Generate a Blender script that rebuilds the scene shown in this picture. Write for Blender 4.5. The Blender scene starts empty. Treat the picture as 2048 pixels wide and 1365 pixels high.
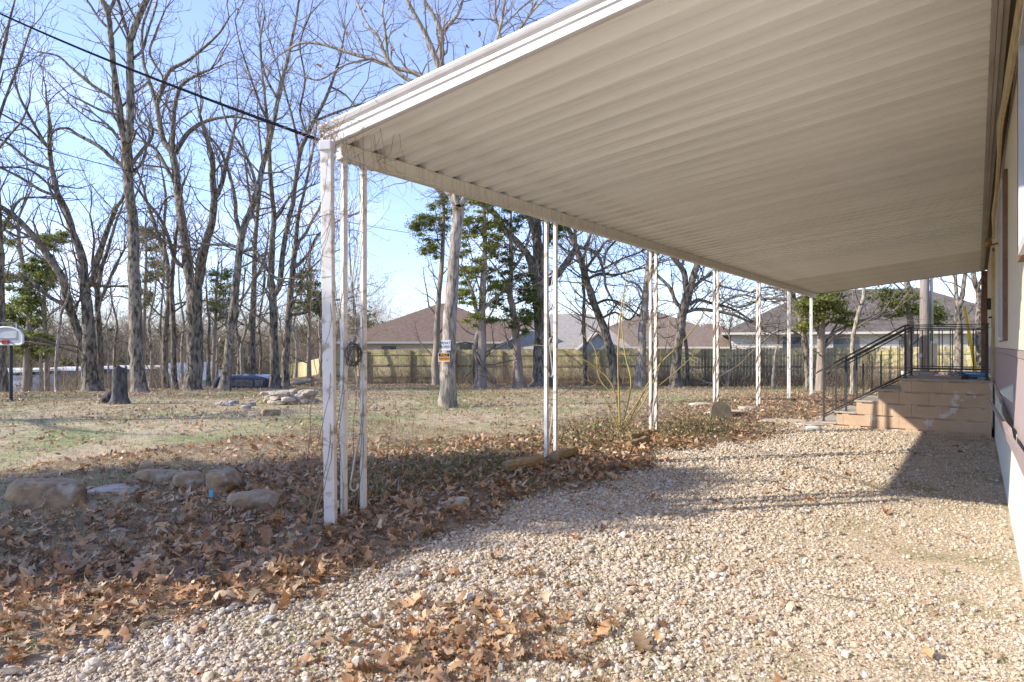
import bpy, math, random
import numpy as np
from mathutils import Vector, Matrix
C = bpy.context.scene
COL = C.collection
random.seed(7)
RNG = np.random.default_rng(11)
PI = math.pi
# ------------------------------------------------------------------ camera, world, sun, exposure
F_PX = 1262.0            # focal length in photograph pixels (2048 wide)
TH = math.atan(930.0 / F_PX)   # the camera looks this far to the left of the wall direction (+Y)
CT, ST = math.cos(TH), math.sin(TH)
H = 1.45
HOR = 691.0
cam = bpy.data.cameras.new('camera')
cam.sensor_width = 36.0
cam.lens = 36.0 * F_PX / 2048.0
cam.shift_y = (HOR - 682.5) / 2048.0
cam.clip_start = 0.05
cam.clip_end = 3000
co = bpy.data.objects.new('camera', cam)
co.location = (0, 0, H)
co.rotation_euler = (PI / 2, 0, TH)
COL.objects.link(co)
C.camera = co
SUN_AZ = math.atan2(3.5, 3.85)      # direction the light travels, measured from +Y towards +X
SUN_EL = math.radians(30)
w = bpy.data.worlds.new("World")
C.world = w
w.use_nodes = True
nt = w.node_tree
nt.nodes.clear()
sky = nt.nodes.new('ShaderNodeTexSky')
sky.sky_type = 'NISHITA'
sky.sun_disc = False
sky.sun_elevation = SUN_EL
sky.sun_rotation = SUN_AZ + PI
sky.air_density = 0.9
sky.dust_density = 0.0
sky.ozone_density = 3.0
bg = nt.nodes.new('ShaderNodeBackground')
bg.inputs[1].default_value = 0.145
wo = nt.nodes.new('ShaderNodeOutputWorld')
tc = nt.nodes.new('ShaderNodeTexCoord')
mp = nt.nodes.new('ShaderNodeMapping')
mp.inputs['Scale'].default_value = (1.0, 1.0, 3.2)
mp.inputs['Location'].default_value = (0.7, 0.35, 0.0)
n1 = nt.nodes.new('ShaderNodeTexNoise')
n1.inputs['Scale'].default_value = 2.6
n1.inputs['Detail'].default_value = 7
n1.inputs['Roughness'].default_value = 0.55
r1 = nt.nodes.new('ShaderNodeValToRGB')
r1.color_ramp.elements[0].position = 0.47
r1.color_ramp.elements[1].position = 0.72
sx = nt.nodes.new('ShaderNodeSeparateXYZ')
r2 = nt.nodes.new('ShaderNodeValToRGB')      # clouds lie low over the horizon, thin out higher up
r2.color_ramp.elements[0].position = 0.0
r2.color_ramp.elements[0].color = (1, 1, 1, 1)
r2.color_ramp.elements[1].position = 0.62
r2.color_ramp.elements[1].color = (0.12, 0.12, 0.12, 1)
mu = nt.nodes.new('ShaderNodeMath'); mu.operation = 'MULTIPLY'
mu2 = nt.nodes.new('ShaderNodeMath'); mu2.operation = 'MULTIPLY'; mu2.inputs[1].default_value = 0.75
mx = nt.nodes.new('ShaderNodeMixRGB')
mx.inputs[2].default_value = (4.6, 4.9, 5.3, 1)
L = nt.links.new
L(tc.outputs['Generated'], mp.inputs[0]); L(mp.outputs[0], n1.inputs[0]); L(n1.outputs[0], r1.inputs[0])
L(tc.outputs['Generated'], sx.inputs[0]); L(sx.outputs[2], r2.inputs[0])
L(r1.outputs[0], mu.inputs[0]); L(r2.outputs[0], mu.inputs[1]); L(mu.outputs[0], mu2.inputs[0])
mh = nt.nodes.new('ShaderNodeMath'); mh.operation = 'MAXIMUM'; mh.inputs[1].default_value = 0.10
L(mu2.outputs[0], mh.inputs[0]); L(mh.outputs[0], mx.inputs[0]); L(sky.outputs[0], mx.inputs[1]); tn = nt.nodes.new('ShaderNodeMixRGB'); tn.blend_type = 'MULTIPLY'; tn.inputs[0].default_value = 1; tn.inputs[2].default_value = (0.91, 0.85, 0.97, 1)
L(mx.outputs[0], tn.inputs[1]); hz_ = nt.nodes.new('ShaderNodeMapRange'); hz_.inputs[1].default_value = 0.0; hz_.inputs[2].default_value = 0.30; hz_.inputs[3].default_value = 0.72; hz_.inputs[4].default_value = 1.0
hm = nt.nodes.new('ShaderNodeMixRGB'); hm.blend_type = 'MULTIPLY'; hm.inputs[0].default_value = 1
L(sx.outputs[2], hz_.inputs[0]); L(tn.outputs[0], hm.inputs[1]); L(hz_.outputs[0], hm.inputs[2]); L(hm.outputs[0], bg.inputs[0])
L(bg.outputs[0], wo.inputs[0])
sl = bpy.data.lights.new('sun', 'SUN')
sl.energy = 2.7
sl.angle = math.radians(0.55)
sl.color = (1.0, 0.925, 0.80)
so = bpy.data.objects.new('sun', sl)
sd = Vector((math.sin(SUN_AZ) * math.cos(SUN_EL), math.cos(SUN_AZ) * math.cos(SUN_EL), -math.sin(SUN_EL)))
so.rotation_euler = sd.to_track_quat('-Z', 'Y').to_euler()
COL.objects.link(so)
C.view_settings.view_transform = 'Standard'
C.view_settings.look = 'None'
C.view_settings.exposure = 1.45
C.view_settings.gamma = 1
C.view_settings.use_curve_mapping = False

# ------------------------------------------------------------------ geometry of the place
def ss(a, b, x):
    t = np.clip((x - a) / (b - a), 0, 1)
    return t * t * (3 - 2 * t)
def W(u, v):
    return CT * u - ST * v, ST * u + CT * v
def UV(x, y):
    return CT * x + ST * y, -ST * x + CT * y
def hz(x, y):                       # terrain height
    u, v = UV(x, y)
    d = -0.6 * ss(12, 35, v) - 2.5 * ss(18, 46, v) * ss(-12, -24, u)
    und = 0.03 * np.sin(x * 0.9 + 1.3) * np.sin(y * 0.7) * ss(-3.6, -6, x)
    bank = 0.05 * ss(-3.0, -4.0, x) * ss(1.5, 4, y)
    return d + und + bank
def hf(x, y): return float(hz(np.float64(x), np.float64(y)))
def P(px, py, v):                    # photograph pixel at camera depth v -> point
    u = (px - 1024) / F_PX * v
    x, y = W(u, v)
    return Vector((x, y, H + (HOR - py) / F_PX * v))
def hit(px, py, vmax=60):            # photograph pixel -> point on the terrain
    v = 2.0
    while v < vmax:
        q = P(px, py, v)
        if q.z <= hf(q.x, q.y): break
        v += 0.05
    q = P(px, py, v)
    return Vector((q.x, q.y, hf(q.x, q.y))), v
def on(px, v):                       # ground point under pixel column px at depth v
    q = P(px, 691, v)
    return Vector((q.x, q.y, hf(q.x, q.y)))

# ------------------------------------------------------------------ materials
def mat(name, col=(0.5, 0.5, 0.5), rough=0.8, col2=None, scale=8.0, stretch=(1, 1, 1), detail=6, bump=0.0, bscale=None,
        metal=0.0, attr=None, ramp=(0.35, 0.65), spec=None, rnd=0.0, wave=None, col3=None, scale3=1.0, ramp3=(0.5, 0.62), backs=0.0):
    m = bpy.data.materials.new(name)
    m.use_nodes = True
    t = m.node_tree
    b = t.nodes['Principled BSDF']
    b.inputs['Roughness'].default_value = rough
    b.inputs['Metallic'].default_value = metal
    if spec is not None: b.inputs['Specular IOR Level'].default_value = spec
    N = t.nodes.new; K = t.links.new
    co_ = N('ShaderNodeTexCoord'); mp_ = N('ShaderNodeMapping'); mp_.inputs['Scale'].default_value = stretch
    K(co_.outputs['Object'], mp_.inputs[0])
    last = None
    if attr:
        a = N('ShaderNodeAttribute'); a.attribute_name = attr; last = a.outputs['Color']
    if col2 is not None:
        n = N('ShaderNodeTexNoise'); n.inputs['Scale'].default_value = scale; n.inputs['Detail'].default_value = detail
        n.inputs['Roughness'].default_value = 0.6
        K(mp_.outputs[0], n.inputs[0])
        r = N('ShaderNodeValToRGB'); r.color_ramp.elements[0].position = ramp[0]; r.color_ramp.elements[1].position = ramp[1]
        r.color_ramp.elements[0].color = (*col, 1); r.color_ramp.elements[1].color = (*col2, 1)
        K(n.outputs[0], r.inputs[0])
        if last is None: last = r.outputs[0]
        else:
            q = N('ShaderNodeMixRGB'); q.blend_type = 'MULTIPLY'; q.inputs[0].default_value = 1
            K(last, q.inputs[1]); K(r.outputs[0], q.inputs[2]); last = q.outputs[0]
    if col3 is not None:
        n = N('ShaderNodeTexNoise'); n.inputs['Scale'].default_value = scale3; n.inputs['Detail'].default_value = 5
        K(mp_.outputs[0], n.inputs[0])
        r = N('ShaderNodeValToRGB'); r.color_ramp.elements[0].position = ramp3[0]; r.color_ramp.elements[1].position = ramp3[1]
        r.color_ramp.elements[0].color = (0, 0, 0, 1); r.color_ramp.elements[1].color = (1, 1, 1, 1)
        K(n.outputs[0], r.inputs[0])
        q = N('ShaderNodeMixRGB'); K(r.outputs[0], q.inputs[0])
        if last is None: q.inputs[1].default_value = (*col, 1)
        else: K(last, q.inputs[1])
        q.inputs[2].default_value = (*col3, 1); last = q.outputs[0]
    if rnd:
        o = N('ShaderNodeObjectInfo'); hs = N('ShaderNodeHueSaturation')
        mr = N('ShaderNodeMapRange'); mr.inputs[3].default_value = 1 - rnd; mr.inputs[4].default_value = 1 + rnd
        K(o.outputs['Random'], mr.inputs[0]); K(mr.outputs[0], hs.inputs['Value'])
        if last is None: hs.inputs['Color'].default_value = (*col, 1)
        else: K(last, hs.inputs['Color'])
        last = hs.outputs[0]
    if last is None: b.inputs['Base Color'].default_value = (*col, 1)
    else: K(last, b.inputs['Base Color'])
    if bump:
        n = N('ShaderNodeTexNoise'); n.inputs['Scale'].default_value = bscale or scale * 3; n.inputs['Detail'].default_value = 8
        K(mp_.outputs[0], n.inputs[0])
        bp = N('ShaderNodeBump'); bp.inputs['Strength'].default_value = 1.0; bp.inputs['Distance'].default_value = bump
        K(n.outputs[0], bp.inputs['Height']); K(bp.outputs[0], b.inputs['Normal'])
    return m

M = {}
M['lawn'] = mat('lawn', (0.50, 0.40, 0.25), 0.95, (0.33, 0.25, 0.15), 2.3, bump=0.02, bscale=30, col3=(0.24, 0.26, 0.10), scale3=0.45, ramp3=(0.44, 0.62))
M['gravel'] = mat('gravel', (0.36, 0.27, 0.18), 0.95, (0.64, 0.52, 0.37), 42, bump=0.02, bscale=55, ramp=(0.38, 0.6), col3=(0.27, 0.235, 0.11), scale3=0.9, ramp3=(0.50, 0.66))
M['soil'] = mat('soil', (0.20, 0.145, 0.095), 0.95, (0.36, 0.28, 0.19), 12, bump=0.02)
M['white'] = mat('white_metal', (0.66, 0.63, 0.59), 0.45, (0.72, 0.70, 0.67), 3, col3=(0.36, 0.30, 0.23), scale3=11, ramp3=(0.55, 0.68))
M['gutter'] = mat('gutter_white', (0.64, 0.62, 0.62), 0.4, (0.56, 0.53, 0.52), 5, col3=(0.5, 0.42, 0.34), scale3=2.2, ramp3=(0.62, 0.8))
M['beam'] = mat('beam_grimy', (0.70, 0.67, 0.60), 0.55, (0.50, 0.46, 0.38), 4, stretch=(1, 6, 1), ramp=(0.45, 0.75))
M['pan'] = mat('roof_pan', (0.91, 0.905, 0.885), 0.5, (0.86, 0.85, 0.82), 3.0, stretch=(0.35, 3, 1), ramp=(0.3, 0.8), rnd=0.06, bump=0.0006, bscale=60, col3=(0.72, 0.69, 0.63), scale3=3.0, ramp3=(0.57, 0.80))
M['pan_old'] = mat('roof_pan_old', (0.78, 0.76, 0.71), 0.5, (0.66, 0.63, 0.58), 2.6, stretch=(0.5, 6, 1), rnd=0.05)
M['ledger'] = mat('ledger', (0.34, 0.31, 0.29), 0.6, (0.46, 0.42, 0.39), 6, stretch=(1, 0.3, 1))
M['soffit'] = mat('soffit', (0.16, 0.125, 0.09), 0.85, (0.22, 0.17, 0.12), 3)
M['cream'] = mat('cream_siding', (0.66, 0.62, 0.52), 0.6, (0.58, 0.53, 0.43), 2.5, stretch=(1, 5, 0.4))
M['creamtrim'] = mat('cream_trim', (0.64, 0.55, 0.36), 0.7, (0.50, 0.40, 0.24), 6)
M['mauve'] = mat('mauve_siding', (0.37, 0.30, 0.30), 0.7, (0.31, 0.25, 0.25), 3, stretch=(1, 6, 0.5))
M['skirt'] = mat('white_skirting', (0.62, 0.63, 0.59), 0.6, (0.50, 0.52, 0.48), 4, stretch=(1, 6, 0.4), col3=(0.34, 0.36, 0.28), scale3=3, ramp3=(0.62, 0.8))
M['brown'] = mat('brown_paint', (0.17, 0.09, 0.06), 0.7, (0.25, 0.15, 0.10), 9)
M['iron'] = mat('black_iron', (0.035, 0.033, 0.033), 0.5, (0.09, 0.06, 0.045), 14, ramp=(0.55, 0.75))
M['peach'] = mat('peach_block', (0.55, 0.395, 0.265), 0.85, (0.47, 0.335, 0.225), 4, bump=0.003, bscale=60, col3=(0.60, 0.55, 0.50), scale3=4.5, ramp3=(0.62, 0.66))
M['tread'] = mat('tread_concrete', (0.34, 0.30, 0.26), 0.9, (0.44, 0.40, 0.35), 10, bump=0.003)
M['sandstone'] = mat('sandstone', (0.42, 0.29, 0.17), 0.9, (0.18, 0.12, 0.075), 5, bump=0.04, bscale=9, col3=(0.40, 0.34, 0.27), scale3=6, ramp3=(0.56, 0.66))
M['limestone'] = mat('limestone', (0.52, 0.46, 0.38), 0.9, (0.32, 0.26, 0.20), 7, bump=0.015, bscale=20, col3=(0.2, 0.19, 0.12), scale3=9, ramp3=(0.6, 0.7))
M['flag'] = mat('flagstone', (0.42, 0.35, 0.26), 0.9, (0.55, 0.48, 0.38), 5, bump=0.006)
M['timber'] = mat('old_timber', (0.40, 0.28, 0.14), 0.9, (0.24, 0.16, 0.085), 6, stretch=(8, 1, 8), bump=0.008, bscale=12)
M['pole'] = mat('weathered_pole', (0.34, 0.29, 0.26), 0.9, (0.20, 0.165, 0.14), 7, stretch=(6, 6, 0.35), bump=0.006)
M['fence'] = mat('fence_wood', (0.54, 0.45, 0.28), 0.9, (0.34, 0.27, 0.155), 4, stretch=(3, 3, 0.5), col3=(0.50, 0.50, 0.15), scale3=0.9, ramp3=(0.46, 0.66), rnd=0.22)
M['fencedark'] = mat('fence_post_wood', (0.27, 0.20, 0.12), 0.9, (0.18, 0.14, 0.08), 5, stretch=(3, 3, 0.5), rnd=0.15)
M['bark'] = mat('oak_bark', (0.048, 0.038, 0.029), 0.95, (0.26, 0.22, 0.17), 12, stretch=(1, 1, 0.3), bump=0.03, bscale=16, ramp=(0.40, 0.58), rnd=0.15, detail=10)
M['bark_pale'] = mat('pale_oak_bark', (0.11, 0.09, 0.07), 0.95, (0.42, 0.365, 0.30), 20, stretch=(1, 1, 0.22), bump=0.02, bscale=18, ramp=(0.36, 0.6), col3=(0.16, 0.15, 0.055), scale3=2.2, ramp3=(0.62, 0.72))
M['bark_cedar'] = mat('cedar_bark', (0.23, 0.175, 0.135), 0.95, (0.36, 0.30, 0.25), 10, stretch=(1, 1, 0.12), bump=0.015, rnd=0.1)
M['twig'] = mat('twigs', (0.15, 0.115, 0.085), 0.9, (0.22, 0.18, 0.14), 5, rnd=0.15)
M['foliage'] = mat('cedar_foliage', (1, 1, 1), 0.85, attr='col')
M['leaf'] = mat('dead_leaves', (0.82, 0.82, 0.82), 0.55, (1.12, 1.12, 1.12), 40, attr='col')
M['grass'] = mat('dead_grass', (1, 1, 1), 0.9, attr='col')
M['brush'] = mat('brush_twigs', (1, 1, 1), 0.95, attr='col')
M['shin_brown'] = mat('brown_shingles', (0.13, 0.085, 0.06), 0.95, (0.20, 0.14, 0.10), 5, bump=0.01, bscale=20)
M['shin_grey'] = mat('grey_shingles', (0.27, 0.24, 0.21), 0.95, (0.36, 0.32, 0.28), 5, bump=0.01, bscale=20)
M['shin_tan'] = mat('tan_shingles', (0.23, 0.17, 0.125), 0.95, (0.16, 0.115, 0.085), 5, bump=0.01, bscale=20)
M['shin_red'] = mat('red_shingles', (0.22, 0.13, 0.095), 0.95, (0.18, 0.105, 0.08), 5)
M['shin_dark'] = mat('dark_shingles', (0.16, 0.13, 0.105), 0.95, (0.08, 0.065, 0.055), 3, bump=0.01, bscale=20)
M['wall_pale'] = mat('pale_clapboard', (0.62, 0.58, 0.50), 0.8, (0.54, 0.50, 0.43), 3)
M['wall_blue'] = mat('blue_grey_boards', (0.30, 0.33, 0.36), 0.8, (0.24, 0.27, 0.30), 3)
M['wall_dark'] = mat('dark_shutter', (0.10, 0.10, 0.10), 0.7)
M['fascia'] = mat('house_fascia', (0.55, 0.5, 0.44), 0.7)
M['glass'] = mat('window_glass', (0.06, 0.075, 0.09), 0.1, spec=0.8)
M['shed_tan'] = mat('tan_shed', (0.36, 0.26, 0.19), 0.7, (0.30, 0.21, 0.155), 3, rnd=0.06)
M['shed_blue'] = mat('pale_blue_shed', (0.42, 0.46, 0.55), 0.6, (0.36, 0.40, 0.48), 3, rnd=0.05)
M['shed_roof'] = mat('white_shed_roof', (0.78, 0.76, 0.73), 0.4)
M['shed_dark'] = mat('dark_shed_fascia', (0.10, 0.12, 0.17), 0.6)
M['navy'] = mat('navy_fibreglass', (0.012, 0.018, 0.045), 0.25, (0.03, 0.04, 0.08), 5)
M['tint'] = mat('tinted_glass', (0.03, 0.035, 0.05), 0.12, (0.09, 0.10, 0.13), 6, spec=0.8)
M['grey'] = mat('grey_plastic', (0.32, 0.33, 0.35), 0.5, (0.42, 0.43, 0.45), 8)
M['lightgrey'] = mat('light_grey_metal', (0.55, 0.56, 0.58), 0.45, (0.62, 0.63, 0.66), 8)
M['blackpl'] = mat('black_plastic', (0.02, 0.02, 0.022), 0.5)
M['wire'] = mat('black_cable', (0.012, 0.012, 0.014), 1.0, spec=0.0)
M['coil'] = mat('grey_cable_coil', (0.14, 0.12, 0.105), 0.7)
M['yellow'] = mat('yellow_plastic', (0.80, 0.52, 0.02), 0.5)
M['blue'] = mat('blue_tarp', (0.04, 0.22, 0.62), 0.45, (0.10, 0.35, 0.75), 9)
M['pink'] = mat('pink_plastic', (0.75, 0.38, 0.55), 0.5)
M['brass'] = mat('brass_lamp', (0.30, 0.20, 0.10), 0.4, metal=0.6)
M['stump'] = mat('charred_stump', (0.018, 0.016, 0.015), 0.9, (0.13, 0.12, 0.115), 14, stretch=(1, 1, 0.3), bump=0.02, bscale=14)
M['orange'] = mat('sign_orange', (0.85, 0.33, 0.02), 0.6)
M['signblack'] = mat('sign_black', (0.015, 0.015, 0.018), 0.6)
M['signwhite'] = mat('sign_white', (0.78, 0.79, 0.82), 0.6)
M['net'] = mat('red_rim', (0.35, 0.06, 0.04), 0.6)
M['backboard'] = mat('backboard', (0.52, 0.53, 0.55), 0.6, (0.40, 0.41, 0.43), 8)
M['vine'] = mat('dry_vine', (0.36, 0.26, 0.17), 0.9, (0.22, 0.15, 0.10), 9)
M['cane'] = mat('yellow_cane', (0.48, 0.37, 0.10), 0.7, (0.34, 0.26, 0.10), 6)
M['ash'] = mat('ash_rubble', (0.10, 0.095, 0.09), 0.9, (0.45, 0.44, 0.43), 22)
M['clay'] = mat('painted_blue_dab', (0.15, 0.42, 0.60), 0.8)

for nm_, fr_ in (('foliage', .5), ('leaf', .22), ('grass', .25)):
    t0 = M[nm_].node_tree; pb = t0.nodes['Principled BSDF']; src = pb.inputs['Base Color'].links[0].from_socket
    tl_ = t0.nodes.new('ShaderNodeBsdfTranslucent'); ms = t0.nodes.new('ShaderNodeMixShader'); ms.inputs[0].default_value = fr_
    t0.links.new(src, tl_.inputs[0]); t0.links.new(pb.outputs[0], ms.inputs[1]); t0.links.new(tl_.outputs[0], ms.inputs[2])
    t0.links.new(ms.outputs[0], t0.nodes['Material Output'].inputs[0])
# pebble colours vary from stone to stone
pm = bpy.data.materials.new('pebble_stone'); pm.use_nodes = True
t_ = pm.node_tree; b_ = t_.nodes['Principled BSDF']; b_.inputs['Roughness'].default_value = 0.75
oi = t_.nodes.new('ShaderNodeObjectInfo'); rr = t_.nodes.new('ShaderNodeValToRGB')
els = [(0.0, (0.36, 0.24, 0.15)), (0.15, (0.58, 0.45, 0.31)), (0.35, (0.72, 0.59, 0.43)), (0.55, (0.64, 0.53, 0.41)),
       (0.72, (0.80, 0.71, 0.59)), (0.88, (0.50, 0.41, 0.33)), (0.95, (0.38, 0.35, 0.33)), (1.0, (0.86, 0.82, 0.77))]
rr.color_ramp.elements[0].position = 0; rr.color_ramp.elements[0].color = (*els[0][1], 1)
rr.color_ramp.elements[1].position = 1; rr.color_ramp.elements[1].color = (*els[-1][1], 1)
for p_, c_ in els[1:-1]:
    e_ = rr.color_ramp.elements.new(p_); e_.color = (*c_, 1)
t_.links.new(oi.outputs['Random'], rr.inputs[0])
nz = t_.nodes.new('ShaderNodeTexNoise'); nz.inputs['Scale'].default_value = 1.4
mq = t_.nodes.new('ShaderNodeMixRGB'); mq.blend_type = 'MULTIPLY'; mq.inputs[0].default_value = 0.5
t_.links.new(rr.outputs[0], mq.inputs[1]); t_.links.new(nz.outputs[0], mq.inputs[2]); t_.links.new(mq.outputs[0], b_.inputs['Base Color'])
tcn = t_.nodes.new('ShaderNodeTexCoord'); t_.links.new(tcn.outputs['Object'], nz.inputs[0])
M['pebble'] = pm

# ------------------------------------------------------------------ mesh helpers
def link(o, parent=None):
    COL.objects.link(o)
    if parent is not None: o.parent = parent
    return o
def tag(o, label=None, cat=None, group=None, kind=None):
    if label: o['label'] = label
    if cat: o['category'] = cat
    if group: o['group'] = group
    if kind: o['kind'] = kind
    return o
def empty(name, loc, label=None, cat=None, group=None, rz=0.0):
    o = bpy.data.objects.new(name, None); o.location = loc; o.rotation_euler = (0, 0, rz); o.empty_display_size = 0.2
    link(o); return tag(o, label, cat, group)
def from_np(name, V, Fq, m, parent=None, smooth=False, col=None, k=None):
    """V (n,3); Fq (f,k) int faces of equal size"""
    me = bpy.data.meshes.new(name)
    V = np.asarray(V, dtype=np.float32); Fq = np.asarray(Fq, dtype=np.int32)
    me.vertices.add(len(V)); me.vertices.foreach_set('co', V.ravel())
    k = Fq.shape[1]
    me.loops.add(Fq.size); me.loops.foreach_set('vertex_index', Fq.ravel())
    me.polygons.add(len(Fq)); me.polygons.foreach_set('loop_start', np.arange(0, Fq.size, k, dtype=np.int32))
    if smooth: me.polygons.foreach_set('use_smooth', np.ones(len(Fq), dtype=bool))
    me.update(calc_edges=True)
    if col is not None:
        a = me.color_attributes.new('col', 'FLOAT_COLOR', 'POINT')
        cc = np.ones((len(V), 4), dtype=np.float32); cc[:, :3] = col
        a.data.foreach_set('color', cc.ravel())
    me.materials.append(M[m] if isinstance(m, str) else m)
    o = bpy.data.objects.new(name, me)
    return link(o, parent)
class MB:
    def __init__(s): s.v = []; s.f = []
    def add(s, vs, fs):
        b = len(s.v); s.v += [tuple(q) for q in vs]; s.f += [tuple(i + b for i in q) for q in fs]; return s
    def box(s, c, d, rz=0.0, mtx=None):
        hx, hy, hz_ = d[0] / 2, d[1] / 2, d[2] / 2
        vs = [Vector((sx_ * hx, sy_ * hy, sz_ * hz_)) for sx_ in (-1, 1) for sy_ in (-1, 1) for sz_ in (-1, 1)]
        R = mtx if mtx is not None else Matrix.Rotation(rz, 3, 'Z')
        vs = [R @ q + Vector(c) for q in vs]
        return s.add(vs, [(0, 1, 3, 2), (4, 6, 7, 5), (0, 4, 5, 1), (2, 3, 7, 6), (0, 2, 6, 4), (1, 5, 7, 3)])
    def bar(s, a, b, wd, ht=None):
        a = Vector(a); b = Vector(b); ht = ht or wd
        d = (b - a); Ln = d.length; d.normalize()
        up = Vector((0, 0, 1)) if abs(d.z) < 0.95 else Vector((0, 1, 0))
        sdv = d.cross(up).normalized(); up = sdv.cross(d).normalized()
        R = Matrix((sdv, d, up)).transposed()
        return s.box((a + b) / 2, (wd, Ln, ht), mtx=R)
    def prism(s, poly, y0, y1, fn=None):
        """poly in (x,z), extruded along y; fn maps points"""
        n = len(poly)
        vs = [Vector((p[0], y0, p[1])) for p in poly] + [Vector((p[0], y1, p[1])) for p in poly]
        if fn: vs = [fn(q) for q in vs]
        fs = [(i, (i + 1) % n, n + (i + 1) % n, n + i) for i in range(n)] + [tuple(range(n - 1, -1, -1)), tuple(range(n, 2 * n))]
        return s.add(vs, fs)
    def tube(s, pts, r, n=8, cap=True):
        pts = [Vector(p) for p in pts]
        rs = r if hasattr(r, '__len__') else [r] * len(pts)
        b0 = len(s.v); ref = None
        for i, p in enumerate(pts):
            t = (pts[min(i + 1, len(pts) - 1)] - pts[max(i - 1, 0)]).normalized()
            if ref is None: ref = Vector((1, 0, 0)) if abs(t.x) < 0.8 else Vector((0, 1, 0))
            a = t.cross(ref).normalized(); ref = a.cross(t).normalized(); bb = ref
            for j in range(n):
                an = 2 * PI * j / n
                s.v.append(tuple(p + (a * math.cos(an) + bb * math.sin(an)) * rs[i]))
        for i in range(len(pts) - 1):
            for j in range(n):
                s.f.append((b0 + i * n + j, b0 + i * n + (j + 1) % n, b0 + (i + 1) * n + (j + 1) % n, b0 + (i + 1) * n + j))
        if cap:
            s.f.append(tuple(b0 + j for j in range(n - 1, -1, -1)))
            s.f.append(tuple(b0 + (len(pts) - 1) * n + j for j in range(n)))
        return s
    def build(s, name, m, parent=None, smooth=False, bevel=0.0):
        me = bpy.data.meshes.new(name); me.from_pydata(s.v, [], s.f); me.update()
        if smooth:
            me.polygons.foreach_set('use_smooth', np.ones(len(me.polygons), dtype=bool))
        me.materials.append(M[m] if isinstance(m, str) else m)
        o = bpy.data.objects.new(name, me)
        if bevel:
            bv = o.modifiers.new('bevel', 'BEVEL'); bv.width = bevel; bv.segments = 2; bv.limit_method = 'ANGLE'
        return link(o, parent)
def dup(o, parent=None, loc=None, rz=None):
    c = o.copy(); link(c, parent)
    if loc is not None: c.location = loc
    if rz is not None: c.rotation_euler = (0, 0, rz)
    return c
def dup_tree(root, loc, rz=0.0, label=None, group=None):
    r = dup(root, None, loc, rz)
    if label: r['label'] = label
    if group: r['group'] = group
    for ch in list(root.children):
        c = ch.copy(); link(c, r)
        for g in list(ch.children):
            d = g.copy(); link(d, c)
    return r
def rock(name, m, c, d, seed, rz=0.0, tilt=0.0, parent=None, rough=0.16, flat=0.0, sub=3):
    """an angular boulder: icosphere pushed towards a box, then broken by noise"""
    import bmesh
    rg = random.Random(seed)
    bm = bmesh.new(); bmesh.ops.create_icosphere(bm, subdivisions=sub, radius=1.0)
    pl = [(Vector((rg.gauss(0, 1), rg.gauss(0, 1), rg.gauss(0, 0.8))).normalized(), rg.uniform(0.62, 0.9)) for _ in range(10)]
    pl += [(Vector((rg.uniform(-.12, .12), rg.uniform(-.12, .12), 1)).normalized(), 0.62), (Vector((0, -1, rg.uniform(-.2, .2))).normalized(), 0.66),
           (Vector((1, 0.1, 0)).normalized(), 0.8), (Vector((-1, 0.1, 0)).normalized(), 0.8)]
    from mathutils import noise
    off = Vector((seed * 3.1, seed * 1.7, 0))
    for vx in bm.verts:
        q = vx.co.copy()
        for n_, dd in pl:
            e = q.dot(n_)
            if e > dd: q -= n_ * (e - dd)
        q *= 1 + rough * 0.45 * noise.noise(q * 2.2 + off) + rough * 0.5 * noise.noise(q * 6 + off)
        vx.co = Vector((q.x * d[0] / 1.6, q.y * d[1] / 1.4, q.z * d[2] / 1.3))
    me = bpy.data.meshes.new(name); bm.to_mesh(me); bm.free()
    me.materials.append(M[m])
    o = bpy.data.objects.new(name, me)
    o.location = c; o.rotation_euler = (tilt, 0.0, rz)
    return link(o, parent)
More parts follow.
